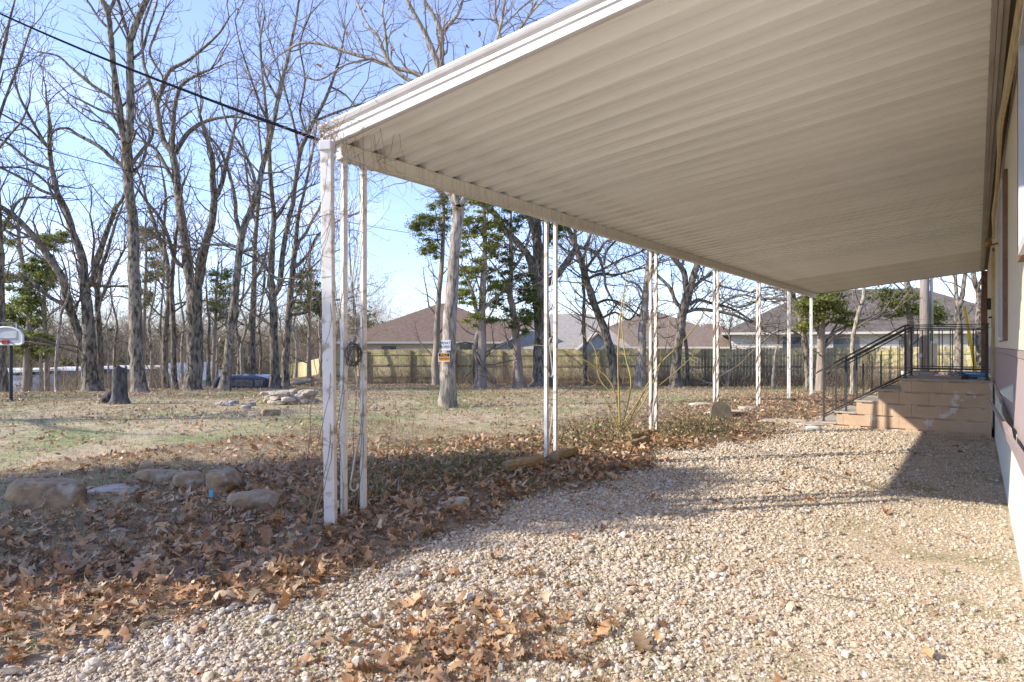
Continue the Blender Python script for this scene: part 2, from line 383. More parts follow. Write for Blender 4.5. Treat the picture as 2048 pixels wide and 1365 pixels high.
# tubes gathered and meshed together (all vectorised)
class Tubes:
    def __init__(s): s.d = {}
    def add(s, pts, rad, n=3): s.d.setdefault((len(pts), n), []).append((pts, rad))
    def count(s): return sum(len(x) for x in s.d.values())
    def build(s, name, m, parent=None, smooth=True, colfn=None, rough=0.0):
        Vs, Fs, off = [], [], 0
        for (k, n), L_ in s.d.items():
            A = np.array([[tuple(q) for q in a] for a, _ in L_], dtype=np.float64)
            R = np.array([r for _, r in L_], dtype=np.float64)
            T = np.empty_like(A); T[:, 1:-1] = A[:, 2:] - A[:, :-2]; T[:, 0] = A[:, 1] - A[:, 0]; T[:, -1] = A[:, -1] - A[:, -2]
            T /= np.linalg.norm(T, axis=2, keepdims=True) + 1e-9
            ov = A[:, -1] - A[:, 0]; ref = np.where((np.abs(ov[:, 2:3]) > 0.7 * np.linalg.norm(ov, axis=1, keepdims=True)), np.array([[1.0, 0.2, 0]]), np.array([[0, 0.1, 1.0]]))
            a = np.cross(T, ref[:, None, :]); a /= np.linalg.norm(a, axis=2, keepdims=True) + 1e-9
            b = np.cross(T, a)
            an = np.arange(n) * 2 * PI / n
            rr_ = R[:, :, None] * np.ones(n)
            if rough: rr_ = rr_ * (1 + rough * RNG.normal(size=rr_.shape))
            V = A[:, :, None, :] + rr_[..., None] * (a[:, :, None, :] * np.cos(an)[None, None, :, None] + b[:, :, None, :] * np.sin(an)[None, None, :, None])
            N_ = len(L_)
            idx = off + np.arange(N_ * k * n).reshape(N_, k, n)
            q = np.stack([idx[:, :-1, :], np.roll(idx, -1, axis=2)[:, :-1, :], np.roll(idx, -1, axis=2)[:, 1:, :], idx[:, 1:, :]], axis=-1)
            Vs.append(V.reshape(-1, 3)); Fs.append(q.reshape(-1, 4)); off += N_ * k * n
        if not Vs: return None
        V = np.concatenate(Vs); Fq = np.concatenate(Fs)
        if parent is not None: V = V - np.array(parent.location)
        return from_np(name, V, Fq, m, parent, smooth, colfn(V) if colfn else None)
# ------------------------------------------------------------------ ground
def axis(lo, hi, dense_lo, dense_hi, step, grow=1.12):
    a = list(np.arange(dense_lo, dense_hi, step)); s_ = step; x = a[-1]
    while x < hi: s_ *= grow; x += s_; a.append(x)
    s_ = step; x = a[0]; b = []
    while x > lo: s_ *= grow; x -= s_; b.append(x)
    return np.array(b[::-1] + a)
def sheet(name, xs, ys, zf, m, keep=None):
    X, Y = np.meshgrid(xs, ys, indexing='ij'); Z = zf(X, Y)
    V = np.stack([X, Y, Z], -1).reshape(-1, 3)
    nx, ny = len(xs), len(ys); I = np.arange(nx * ny).reshape(nx, ny)
    Fq = np.stack([I[:-1, :-1], I[1:, :-1], I[1:, 1:], I[:-1, 1:]], -1).reshape(-1, 4)
    if keep is not None:
        c = V[Fq].mean(1); Fq = Fq[keep(c[:, 0], c[:, 1])]
    return from_np(name, V, Fq, m, None, True)
ground = sheet('ground', axis(-1500, 1500, -26, 8, 0.35), axis(-1500, 1500, -4, 46, 0.35), lambda x, y: hz(x, y), 'lawn')
tag(ground, 'wide winter lawn of straw coloured grass', None, None, 'structure')
def grav_edge(y):      # left edge of the gravel, by y
    return -3.15 - 0.12 * np.sin(y * 1.7) - 0.08 * np.sin(y * 4.1 + 1) - 0.35 * ss(1.5, 0.2, y) + 0.6 * ss(7.5, 11, y)
gx = np.linspace(0, 1, 40); gy = np.linspace(-8, 20, 140)
GX, GY = np.meshgrid(gx, gy, indexing='ij')
E = grav_edge(GY); XX = E + (0.235 - E) * GX
V = np.stack([XX, GY, hz(XX, GY) + 0.008 + 0.0 * XX], -1).reshape(-1, 3)
I = np.arange(40 * 140).reshape(40, 140)
gr = from_np('gravel_drive', V, np.stack([I[:-1, :-1], I[1:, :-1], I[1:, 1:], I[:-1, 1:]], -1).reshape(-1, 4), 'gravel', None, True)
tag(gr, 'pale tan gravel strip beneath the patio cover', None, None, 'structure')

sx2 = np.linspace(0, 1, 30); sy2 = np.linspace(-2, 24, 130)
SX, SY = np.meshgrid(sx2, sy2, indexing='ij')
SL = -6.4 + .5 * np.sin(SY * .9) + .25 * np.sin(SY * 2.3 + 1) + 1.3 * ss(9, 16, SY); SR = grav_edge(SY) + .06; XS = SL + (SR - SL) * SX
V = np.stack([XS, SY, hz(XS, SY) + .004], -1).reshape(-1, 3); I = np.arange(30 * 130).reshape(30, 130)
so2 = from_np('bare_soil', V, np.stack([I[:-1, :-1], I[1:, :-1], I[1:, 1:], I[:-1, 1:]], -1).reshape(-1, 4), 'soil', None, True)
tag(so2, 'strip of brown soil below the leaves along the posts', None, None, 'structure')
def in_view(x, y, mu_=140, vmin=1.6, vmax=60):
    u, v = UV(x, y)
    px = 1024 + F_PX * u / np.maximum(v, 0.1)
    return (v > vmin) & (v < vmax) & (px > -mu_) & (px < 2048 + mu_)
def vnoise(x, y, sc, seed=0):        # cheap smooth 2D noise in 0..1
    a = np.sin(x * sc * 1.7 + seed) + np.sin(y * sc * 2.1 + seed * 2.3) + np.sin((x + y) * sc * 1.3 + seed * 1.1) + np.sin((x - 1.7 * y) * sc * 2.9 + seed * 3.7) * 0.7 \
        + np.sin((2.3 * x + y) * sc * 3.7 + seed) * 0.5
    return 0.5 + a / 8.4
def scatter(n, x0, x1, y0, y1, dens):
    """n candidates thinned by dens(x,y) in 0..1"""
    x = RNG.uniform(x0, x1, n); y = RNG.uniform(y0, y1, n)
    k = (RNG.uniform(0, 1, n) < dens(x, y)) & in_view(x, y)
    return x[k], y[k]
# pebbles: one point mesh, stones instanced on it
def leafpatch(x, y):      # heap of leaves on the gravel at the bottom of the picture
    return np.exp(-(((x + 1.95) / 0.55) ** 2 + ((y - 2.25) / 0.75) ** 2) * 1.2)
def peb_d(x, y):
    u, v = UV(x, y)
    e = grav_edge(y)
    edge = ss(-0.30, 0.15, x - e + 0.15 * (vnoise(x, y, 3, 2) - 0.5))
    near = np.where(v < 4.2, 1.0, np.where(v < 6.5, 0.66, np.where(v < 9.5, 0.50, 0.34)))
    worn = (1 - 0.72 * ss(-1.7, -0.4, x) * ss(0.40, 0.58, vnoise(x, y, 1.4, 5))) * (1 - .45 * ss(.55, .7, vnoise(x, y, 2.7, 15)))
    return edge * near * worn * (1 - 0.5 * leafpatch(x, y)) * (x < 0.2)
pxx, pyy = scatter(430000, -4.0, 0.22, 0.3, 14, peb_d)
u_, v_ = UV(pxx, pyy)
n = len(pxx)
sz = RNG.lognormal(math.log(0.0066), 0.48, n) * (1 + 0.15 * ss(5, 9, v_))
sz = np.clip(sz, 0.004, 0.032) * (1 - 0.32 * ss(-1.6, -0.2, pxx))
pz = hz(pxx, pyy) + 0.008 + sz * RNG.uniform(-0.1, 0.75, n)
me = bpy.data.meshes.new('gravel_pebbles'); me.vertices.add(n)
me.vertices.foreach_set('co', np.stack([pxx, pyy, pz], -1).astype(np.float32).ravel())
def att(me, nm, arr, tp):
    a = me.attributes.new(nm, tp, 'POINT')
    a.data.foreach_set('vector' if tp == 'FLOAT_VECTOR' else 'value', arr.ravel())
att(me, 'rot', np.stack([RNG.uniform(-.5, .5, n), RNG.uniform(-.5, .5, n), RNG.uniform(0, 6.28, n)], -1).astype(np.float32), 'FLOAT_VECTOR')
att(me, 'scl', np.stack([sz * RNG.uniform(.8, 1.35, n), sz * RNG.uniform(.7, 1.1, n), sz * RNG.uniform(.45, .85, n)], -1).astype(np.float32), 'FLOAT_VECTOR')
att(me, 'pick', RNG.integers(0, 5, n).astype(np.int32), 'INT')
peb = bpy.data.objects.new('gravel_pebbles', me); link(peb)
tag(peb, 'loose tan and white pebbles covering the gravel strip', None, None, 'stuff')
g = bpy.data.node_groups.new('pebbles', 'GeometryNodeTree')
g.interface.new_socket('Geometry', in_out='INPUT', socket_type='NodeSocketGeometry')
g.interface.new_socket('Geometry', in_out='OUTPUT', socket_type='NodeSocketGeometry')
gi = g.nodes.new('NodeGroupInput'); go = g.nodes.new('NodeGroupOutput')
jn = g.nodes.new('GeometryNodeGeometryToInstance')
for i in range(5):
    ic = g.nodes.new('GeometryNodeMeshIcoSphere'); ic.inputs['Radius'].default_value = 1.0; ic.inputs['Subdivisions'].default_value = 2 if i < 3 else 1
    sp = g.nodes.new('GeometryNodeSetPosition'); ns = g.nodes.new('ShaderNodeTexNoise'); ns.noise_dimensions = '4D'
    ns.inputs['W'].default_value = i * 3.7; ns.inputs['Scale'].default_value = 1.15
    sb = g.nodes.new('ShaderNodeVectorMath'); sb.operation = 'SUBTRACT'; sb.inputs[1].default_value = (0.5, 0.5, 0.5)
    sc_ = g.nodes.new('ShaderNodeVectorMath'); sc_.operation = 'SCALE'; sc_.inputs['Scale'].default_value = 1.9
    g.links.new(ns.outputs['Color'], sb.inputs[0]); g.links.new(sb.outputs[0], sc_.inputs[0]); g.links.new(sc_.outputs[0], sp.inputs['Offset'])
    g.links.new(ic.outputs[0], sp.inputs[0])
    g.links.new(sp.outputs[0], jn.inputs[0])
iop = g.nodes.new('GeometryNodeInstanceOnPoints'); iop.inputs['Pick Instance'].default_value = True
for nm, sk, tp in (('rot', 'Rotation', 'FLOAT_VECTOR'), ('scl', 'Scale', 'FLOAT_VECTOR'), ('pick', 'Instance Index', 'INT')):
    na = g.nodes.new('GeometryNodeInputNamedAttribute'); na.data_type = tp; na.inputs[0].default_value = nm
    g.links.new(na.outputs[0], iop.inputs[sk])
sm = g.nodes.new('GeometryNodeSetMaterial'); sm.inputs['Material'].default_value = M['pebble']
g.links.new(gi.outputs[0], iop.inputs['Points']); g.links.new(jn.outputs[0], iop.inputs['Instance'])
g.links.new(iop.outputs[0], sm.inputs[0]); g.links.new(sm.outputs[0], go.inputs[0])
md = peb.modifiers.new('stones', 'NODES'); md.node_group = g

# fallen oak leaves
LEAF_S = {10: (np.array([0, .10, .20, .30, .40, .52, .62, .74, .86, 1.0]), np.array([.03, .05, .24, .08, .36, .12, .34, .12, .20, .01])),
          5: (np.array([0, .25, .5, .75, 1.0]), np.array([.04, .30, .16, .30, .02]))}
def leaf_arrays(x, y, z, size, rows, tilt, cols, curl=1.0):
    n = len(x); s_, w_ = LEAF_S[rows]; k = len(s_)
    env = np.interp(s_, [0, .3, .55, .8, 1], [.02, .17, .24, .15, .0]); kk_ = RNG.uniform(.1, 1, n)[:, None]; wb = env[None] * (1 - kk_) + w_[None] * kk_
    nar = RNG.uniform(.65, 1.15, n)[:, None]
    wj = wb * nar * RNG.uniform(.7, 1.3, (n, k)); wj2 = wb * nar * RNG.uniform(.7, 1.3, (n, k))
    c1 = RNG.normal(0.2, 0.45, n)[:, None] * curl; c2 = RNG.normal(0.3, 0.65, n)[:, None] * curl; c3 = RNG.normal(0, 0.2, n)[:, None] * curl
    S = np.repeat(s_[None], n, 0)
    swing = 0.08 * np.sin(S * 5 + RNG.uniform(0, 6, n)[:, None])
    zc = c1 * (S - 0.5) ** 2 * 1.6 + c3 * (S - .5)
    jit = RNG.normal(0, .02, (n, k))
    Lm = np.stack([S - .5, wj + swing, zc + c2 * wj ** 2 * 3 + jit * 2 + np.abs(wj) * .25 * c1], -1)
    Mm = np.stack([S - .5, swing, zc + jit], -1)
    Rm = np.stack([S - .5 + 0.03, -wj2 + swing, zc + c2 * wj2 ** 2 * 3 - jit * 2], -1)
    A = np.stack([Lm, Mm, Rm], 2).reshape(n, k * 3, 3) * size[:, None, None]
    ya, pi_, ro = RNG.uniform(0, 6.28, n), RNG.normal(0, 1, n) * tilt, RNG.normal(0, 1, n) * tilt
    cy, sy, cp, sp_, cr, sr = np.cos(ya), np.sin(ya), np.cos(pi_), np.sin(pi_), np.cos(ro), np.sin(ro)
    R = np.empty((n, 3, 3))
    R[:, 0, 0] = cy * cp; R[:, 0, 1] = cy * sp_ * sr - sy * cr; R[:, 0, 2] = cy * sp_ * cr + sy * sr
    R[:, 1, 0] = sy * cp; R[:, 1, 1] = sy * sp_ * sr + cy * cr; R[:, 1, 2] = sy * sp_ * cr - cy * sr
    R[:, 2, 0] = -sp_; R[:, 2, 1] = cp * sr; R[:, 2, 2] = cp * cr
    V = np.einsum('nij,nkj->nki', R, A)
    lo = V[:, :, 2].min(1)
    V[:, :, 2] += (-lo * np.where(tilt > 0.5, .6, .75))[:, None]
    V += np.stack([x, y, z], -1)[:, None, :]
    q = []
    for i in range(k - 1):
        for j in (0, 1):
            a = i * 3 + j; q.append((a, a + 1, a + 4, a + 3))
    q = np.array(q); Fq = (q[None] + (np.arange(n) * k * 3)[:, None, None]).reshape(-1, 4)
    return V.reshape(-1, 3), Fq, np.repeat(cols, k * 3, 0)
PAL = np.array([1.38, 1.26, 1.12]) * np.array([(.31, .185, .10), (.25, .15, .085), (.36, .235, .135), (.44, .31, .19), (.19, .12, .075), (.40, .33, .25), (.37, .20, .09), (.30, .225, .155), (.50, .40, .29), (.36, .265, .18)])
PW = np.array([.15, .14, .14, .12, .08, .09, .06, .12, .04, .06])
def leafcols(n, pale=0.0):
    c = PAL[RNG.choice(len(PAL), n, p=PW)] * RNG.uniform(.6, 1.3, (n, 1))
    return c * (1 - pale) + np.array([.40, .33, .26]) * pale
def bed(x, y):          # thick leaf bed along the post line
    e = grav_edge(y)
    inner = ss(0.12, -0.35, x - e + 0.35 * (vnoise(x, y, 2.2, 1) - .5))
    outer = ss(-7.2, -4.8, x + 1.6 * (vnoise(x, y, 0.8, 3) - .5))
    return inner * (0.25 + 0.75 * outer) * (1 - 0.75 * ss(-4.6, -5.4, x) * ss(2.8, 1.6, y) * ss(.35, .6, vnoise(x, y, 1.6, 8)))
def near_d(x, y):
    u, v = UV(x, y)
    b = bed(x, y) * (1 - .35 * ss(5, 9, v)) * (.55 + .6 * vnoise(x, y, 3.3, 21))
    return np.clip(b + 0.9 * leafpatch(x, y) + 0.006, 0, 1) * (v < 9.5) * (x < 0.15)
parts = []
x, y = scatter(66000, -9, 0.2, 0.2, 12, near_d)
u_, v_ = UV(x, y)
d_ = bed(x, y) + leafpatch(x, y)
size = np.clip(RNG.lognormal(math.log(.070), .38, len(x)), .03, .15)
z = hz(x, y) + .012 + RNG.uniform(0, .05, len(x)) * d_ * (x < -2.9) + .012 * leafpatch(x, y)
tl = np.where(d_ > .5, .27, .16)
k1 = v_ < 6.2
parts.append(leaf_arrays(x[k1], y[k1], z[k1], size[k1], 10, tl[k1], leafcols(k1.sum())))
k2 = ~k1
parts.append(leaf_arrays(x[k2], y[k2], z[k2], size[k2] * 1.05, 5, tl[k2], leafcols(k2.sum())))
def far_d(x, y):
    u, v = UV(x, y)
    cl = ss(.38, .66, vnoise(x, y, .9, 4)) * .6 + ss(.45, .7, vnoise(x, y, 3.1, 9)) * .4
    b = np.where(v < 8.5, .35, 1.0) * (0.09 + .30 * cl)
    band = .95 * ss(-6.3, -4.6, x) * ss(0.05, -0.3, x - grav_edge(y)) * (v > 9) * (y < 24)
    left = .35 * ss(-10, -16, u) * (v > 12) + .45 * ss(24, 30, v)
    return np.clip(b + band + left, 0, 1) * (x < grav_edge(y) + .1) * (v > 5)
x, y = scatter(260000, -42, 0, 2, 42, far_d)
u_, v_ = UV(x, y)
sz = RNG.uniform(.04, .105, len(x))
parts.append(leaf_arrays(x, y, hz(x, y) + .012 + RNG.uniform(0, .03, len(x)), sz, 5, np.full(len(x), .30), leafcols(len(x), .25)))
off = 0; Vs, Fs, Cs = [], [], []
for a, b, c in parts:
    Vs.append(a); Fs.append(b + off); Cs.append(c); off += len(a)
lv = from_np('fallen_leaves', np.concatenate(Vs), np.concatenate(Fs), 'leaf', None, False, np.concatenate(Cs))
tag(lv, 'brown dead oak leaves littering the ground and lawn', None, None, 'stuff')
print('leaves', sum(len(a[1]) for a in parts))
# grass blades
def blades(x, y, hgt, wid, nb, cols, lean=0.9):
    n = len(x); N_ = n * nb
    bx = np.repeat(x, nb) + RNG.normal(0, 1, N_) * np.repeat(hgt, nb) * .35; by = np.repeat(y, nb) + RNG.normal(0, 1, N_) * np.repeat(hgt, nb) * .35
    bz = hz(bx, by) + .002
    a = RNG.uniform(0, 6.28, N_); hh = np.repeat(hgt, nb) * RNG.uniform(.5, 1.15, N_); ln = np.abs(RNG.normal(0, lean, N_)); ww = np.repeat(wid, nb)
    dx, dy = np.cos(a), np.sin(a)
    p0 = np.stack([bx - dy * ww, by + dx * ww, bz], -1); p1 = np.stack([bx + dy * ww, by - dx * ww, bz], -1)
    up = hh / np.sqrt(1 + ln ** 2)
    p2 = np.stack([bx + dx * ln * up, by + dy * ln * up, bz + up], -1)
    V = np.stack([p0, p1, p2], 1).reshape(-1, 3)
    return V, np.arange(N_ * 3).reshape(-1, 3), np.repeat(np.repeat(cols, nb, 0) * RNG.uniform(.7, 1.25, (N_, 1)), 3, 0)
STRAW = np.array([.54, .44, .29]); GRN = np.array([.22, .28, .08]); DRY = np.array([.38, .29, .19])
def gcol(x, y, n):
    gmix = np.clip(ss(.48, .66, vnoise(x, y, .55, 6)) * .8 + RNG.normal(0, .12, n), 0, 1)[:, None]
    c = STRAW * (1 - gmix) + GRN * gmix
    d = RNG.uniform(0, 1, (n, 1)) < .3
    return np.where(d, DRY, c)
def gd(x, y):
    u, v = UV(x, y)
    lawn = ss(-4.4, -5.8, x) * np.where(v < 8, .5, np.where(v < 15, .42, .30))
    scrap = .05 * (x > grav_edge(y) + .3) * ss(.6, .8, vnoise(x, y, 2.6, 12)) * (v < 6) + .5 * leafpatch(x - .35, y) + .40 * bed(x, y) * (.4 + ss(-4.2, -5.6, x))
    return np.clip(np.maximum(lawn, scrap), 0, 1) * (x < .15)
x, y = scatter(330000, -42, 0.2, 0.2, 40, lambda a, b: gd(a, b) * np.where(UV(a, b)[1] < 9, 1, .6))
xb, yb = scatter(60000, -9, 0.2, 0.2, 8, gd)
x = np.concatenate([x, xb]); y = np.concatenate([y, yb])
u_, v_ = UV(x, y); n = len(x)
hg = RNG.uniform(.03, .075, n) * (1 + .35 * bed(x, y)) * (1 + .5 * ss(8, 25, v_)); wd = .0022 + .0075 * ss(4, 30, v_)
V, Fq, cc = blades(x, y, hg, wd, 6, gcol(x, y, n))
gs = from_np('lawn_grass', V, Fq, 'grass', None, False, cc)
tag(gs, 'short straw and green grass blades of the winter lawn', None, None, 'stuff')
print('grass', len(Fq))
# undergrowth: low weeds and creepers around the posts
def weeds(name, label, spots, hgt, cols, nb, leafy):
    xs_, ys_ = [], []
    for cx, cy, rx, ry, nn in spots:
        xs_.append(cx + RNG.normal(0, 1, nn) * rx); ys_.append(cy + RNG.normal(0, 1, nn) * ry)
    x = np.concatenate(xs_); y = np.concatenate(ys_); n = len(x)
    c = np.array(cols)[RNG.integers(0, len(cols), n)]
    V, Fq, cc = blades(x, y, RNG.uniform(.5, 1.2, n) * hgt, np.full(n, .0018), nb, c, .7)
    o = from_np(name, V, Fq, 'grass', None, False, cc)
    tag(o, label, None, None, 'stuff')
    if leafy:
        m_ = leafy; k_ = RNG.integers(0, n, m_)
        xx = x[k_] + RNG.normal(0, .05, m_); yy = y[k_] + RNG.normal(0, .05, m_)
        zz = hz(xx, yy) + RNG.uniform(0.01, hgt * 1.1, m_)
        gc = np.array([(.14, .19, .06), (.24, .22, .10), (.36, .25, .14), (.32, .19, .09), (.42, .29, .17)])[RNG.integers(0, 5, m_)]
        A = leaf_arrays(xx, yy, zz, RNG.uniform(.03, .065, m_), 5, np.full(m_, .8), gc)
        o2 = from_np(name + '_leaves', A[0], A[1], 'leaf', None, False, A[2]); tag(o2, label + ', its small leaves', None, None, 'stuff')
wq = []
for (px_, py_, rx, ry, nn) in [(800, 960, .25, .35, 900), (900, 950, .3, .5, 900), (975, 935, .25, .3, 700), (1150, 890, .3, .5, 900), (1230, 880, .3, .4, 900), (1190, 860, .4, .5, 700), (1380, 868, .3, .6, 900), (1400, 850, .3, .5, 700), (700, 1010, .12, .2, 500)]:
    q, _ = hit(px_, py_); wq.append((q.x, q.y, rx, ry, nn))
weeds('undergrowth', 'tangle of dry stalks and low green creeper between the posts', wq, .13, [(.40, .30, .18), (.30, .22, .13), (.24, .24, .10), (.50, .39, .26)], 6, 5200)
wq = []
for (px_, py_, nn) in [(1140, 1172, 60), (1172, 1168, 40), (1435, 1075, 36), (1500, 1058, 30), (1560, 1078, 30), (1370, 1212, 30), (1895, 1155, 30), (1815, 1345, 30), (280, 1008, 60), (330, 1000, 50), (1165, 1178, 40), (60, 1300, 40), (1990, 1330, 50), (1430, 1048, 20)]:
    q, _ = hit(px_, py_); wq.append((q.x, q.y, .035, .035, nn))
weeds('weed_tufts', 'little green weed tufts poking through the gravel', wq, .028, [(.10, .16, .04), (.16, .19, .06), (.22, .20, .09)], 5, 0)

# fallen sticks
T_ = None
def sticks():
    T = Tubes(); rg = random.Random(31)
    sx_, sy_ = scatter(5200, -20, 0.1, .5, 24, lambda a, b: np.where(a > grav_edge(b), .12, .6) * np.where(UV(a, b)[1] < 12, 1, .5))
    for x0, y0 in zip(sx_, sy_):
        L_ = rg.uniform(.04, .28); a = rg.uniform(0, 6.28); z0 = hf(x0, y0) + .014 + (.03 if x0 < grav_edge(y0) else .006)
        p = [Vector((x0 + math.cos(a) * L_ * t + rg.gauss(0, .006), y0 + math.sin(a) * L_ * t + rg.gauss(0, .006), z0 + rg.uniform(0, .015))) for t in (0, .33, .66, 1)]
        r_ = rg.uniform(.0012, .0038); T.add(p, [r_, r_, r_ * .8, r_ * .4], 3)
    o = T.build('fallen_sticks', 'twig', None, False); tag(o, 'thin broken twigs strewn over leaves and gravel', None, None, 'stuff')
sticks()
# ------------------------------------------------------------------ mobile home (right)
HX = 0.24
home = empty('mobile_home', (0, 0, 0), 'cream and mauve sided mobile home along the right edge of the photo', 'mobile home')
def ribbed(width, z0, z1, ribs, depth, x0=HX):
    """vertical ribbed sheet in the plane x=x0, standing proud towards -X"""
    pr = []; stp = width / ribs
    for i in range(ribs):
        a = i * stp
        pr += [(0, a + .002), (-depth, a + stp * .12), (-depth, a + stp * .72), (0, a + stp * .84)]
    pr.append((0, width - .002))
    n = len(pr); m_ = MB()
    vs = [(x0 + p[0], p[1], z0) for p in pr] + [(x0 + p[0], p[1], z1) for p in pr]
    m_.add(vs, [(i, i + 1, n + i + 1, n + i) for i in range(n - 1)])
    return m_
up = lo = sk = None
y = -2.0
cut = [(4.45, 5.35, 1.95, 3.1), (7.7, 8.9, 1.43, 3.05)]
for i in range(60):
    yy = -2.0 + i * 0.4
    for key in ('up', 'lo', 'sk'):
        if i == 0:
            if key == 'up': up = ribbed(.4, 1.42, 3.52, 2, .012).build('siding_panel', 'cream', home); up.location = (0, yy, 0)
            if key == 'lo': lo = ribbed(.4, .80, 1.36, 4, .010).build('band_panel', 'mauve', home); lo.location = (0, yy, 0)
            if key == 'sk': sk = ribbed(.4, -.02, .82, 4, .012, HX - .004).build('skirting_panel', 'skirt', home); sk.location = (0, yy, 0)
        else:
            dup({'up': up, 'lo': lo, 'sk': sk}[key], home, (0, yy, 0))
MB().box((2.3, 10, 1.8), (4.1, 23.9, 3.5)).build('wall_core', 'cream', home)
MB().box((2.3, 10, 3.75), (4.5, 24.4, .1)).build('home_roof', 'lightgrey', home)
MB().box((HX - .008, 1.2, 1.39), (.035, 6.6, .06)).build('belt_trim', 'mauve', home)
MB().box((HX - .004, 13.2, 1.39), (.02, 17.3, .05)).build('belt_trim', 'mauve', home)
# sagging mauve trim board at the top of the skirting
def board(name, pts, wd, th, m, tw=None):
    m_ = MB(); n_ = len(pts)
    vs = []
    for i, (x_, y_, z_) in enumerate(pts):
        t = tw[i] if tw else 0
        cx, sx_ = math.cos(t), math.sin(t)
        for a, b in ((-th / 2, -wd / 2), (th / 2, -wd / 2), (th / 2, wd / 2), (-th / 2, wd / 2)):
            vs.append((x_ + a * cx - b * sx_, y_, z_ + a * sx_ + b * cx))
    fs = []
    for i in range(n_ - 1):
        for j in range(4): fs.append((i * 4 + j, i * 4 + (j + 1) % 4, i * 4 + 4 + (j + 1) % 4, i * 4 + 4 + j))
    fs += [(3, 2, 1, 0), tuple(n_ * 4 - 4 + j for j in range(4))]
    return m_.add(vs, fs).build(name, m, home)
b1 = board('skirt_trim', [(.215, -1.5, .84), (.215, 2.0, .84), (.21, 3.6, .83), (.20, 4.4, .815), (.19, 5.0, .81), (.18, 5.6, .80)], .11, .02, 'mauve', [0, 0, .05, .1, .2, .25])
b1['label'] = 'mauve trim board hanging loose along the skirting'
b2 = board('skirt_trim', [(.20, 5.7, .78), (.18, 6.4, .775), (.165, 7.0, .79), (.15, 7.6, .80), (.135, 8.3, .80), (.13, 8.9, .79)], .17, .02, 'mauve', [.15, .25, .3, .35, .4, .45])
b2['label'] = 'bent mauve trim board peeling away from the wall'
board('skirt_trim', [(.225, 9.0, .83), (.225, 12.35, .83)], .09, .02, 'mauve')
board('eave_trim', [(.205, -1.5, 3.37), (.205, 2.5, 3.37), (.20, 4.3, 3.36), (.185, 5.6, 3.37), (.172, 6.6, 3.39), (.165, 7.2, 3.42), (.180, 8.2, 3.36), (.185, 9.5, 3.26), (.175, 10.6, 3.16), (.19, 11.2, 3.0)], .085, .022, 'creamtrim', [0, 0, .1, .2, .1, .25, .1, .1, .2, .1])['label'] = 'warped cream board sagging below the eave'
MB().box((.185, 10, 3.55), (.11, 23.9, .02)).build('soffit', 'soffit', home)
# windows
def window(y0, y1, z0, z1, lou):
    f = MB()
    for a, b in (((y0, z0), (y1, z0)), ((y0, z1), (y1, z1)), ((y0, z0), (y0, z1)), ((y1, z0), (y1, z1))):
        f.bar((HX - .03, a[0], a[1]), (HX - .03, b[0], b[1]), .045, .045)
    fo = f.build('window', 'lightgrey', home)
    MB().box((HX - .018, (y0 + y1) / 2, (z0 + z1) / 2), (.012, y1 - y0 - .05, z1 - z0 - .05)).build('pane', 'glass', fo)
    for ya in (y0 - .2, y1 + .2):
        s_ = MB()
        for dy in (-.16, .16): s_.box((HX - .028, ya + dy, (z0 + z1) / 2), (.028, .035, z1 - z0 + .05))
        for zz in (z0 - .01, z1 + .01): s_.box((HX - .028, ya, zz), (.027, .32, .035))
        so_ = s_.build('shutter', 'brown', home)
        l_ = MB(); nz_ = int((z1 - z0) / .05)
        for i in range(nz_):
            l_.box((HX - .026, ya, z0 + .03 + i * .05), (.022, .28, .012), mtx=Matrix.Rotation(.6, 3, 'Y'))
        lo_ = l_.build('louvre_slats', 'brown', so_); lo_['kind'] = 'stuff'
window(7.75, 8.75, 1.52, 3.05, True)
window(3.75, 4.55, 1.98, 3.15, True)
# brass lamp
lp = MB().tube([(HX, 9.9, 2.72), (HX - .03, 9.9, 2.72)], .05, 12).tube([(HX - .03, 9.9, 2.72), (HX - .09, 9.9, 2.70), (HX - .13, 9.9, 2.73)], .012, 8).build('wall_lamp', 'brass', home, True)
MB().tube([(HX - .13, 9.9, 2.69), (HX - .13, 9.9, 2.74), (HX - .13, 9.9, 2.80)], [.035, .045, .02], 10).build('lamp_shade', 'brass', lp, True)
# vent hood
vh = MB(); vy0, vy1 = 6.25, 6.45
vh.add([(HX - .012, vy0, 1.14), (HX - .012, vy1, 1.14), (HX - .095, vy0, 1.085), (HX - .095, vy1, 1.085), (HX - .012, vy0, 1.0), (HX - .012, vy1, 1.0), (HX - .08, vy0, 1.06), (HX - .08, vy1, 1.06)],
       [(0, 2, 3, 1), (2, 6, 7, 3), (0, 4, 6, 2), (1, 3, 7, 5), (4, 5, 7, 6)])
vh.build('vent_hood', 'skirt', home, bevel=.003)
# door at the porch
dr = MB()
for yy in (12.62, 13.5): dr.box((HX - .02, yy, 1.93), (.05, .07, 2.1))
dr.box((HX - .02, 13.06, 2.98), (.05, .95, .07))
d0 = dr.build('door', 'creamtrim', home)
MB().box((HX - .01, 13.06, 1.92), (.03, .8, 2.03)).build('door_panel', 'lightgrey', d0)
MB().tube([(HX - .03, 12.75, 1.9), (HX - .075, 12.75, 1.9), (HX - .08, 12.82, 1.9)], .014, 8).build('door_handle', 'blackpl', d0)
MB().box((HX - .06, 14.0, 2.18), (.1, .12, .2)).build('letter_box', 'blackpl', home, bevel=.01)

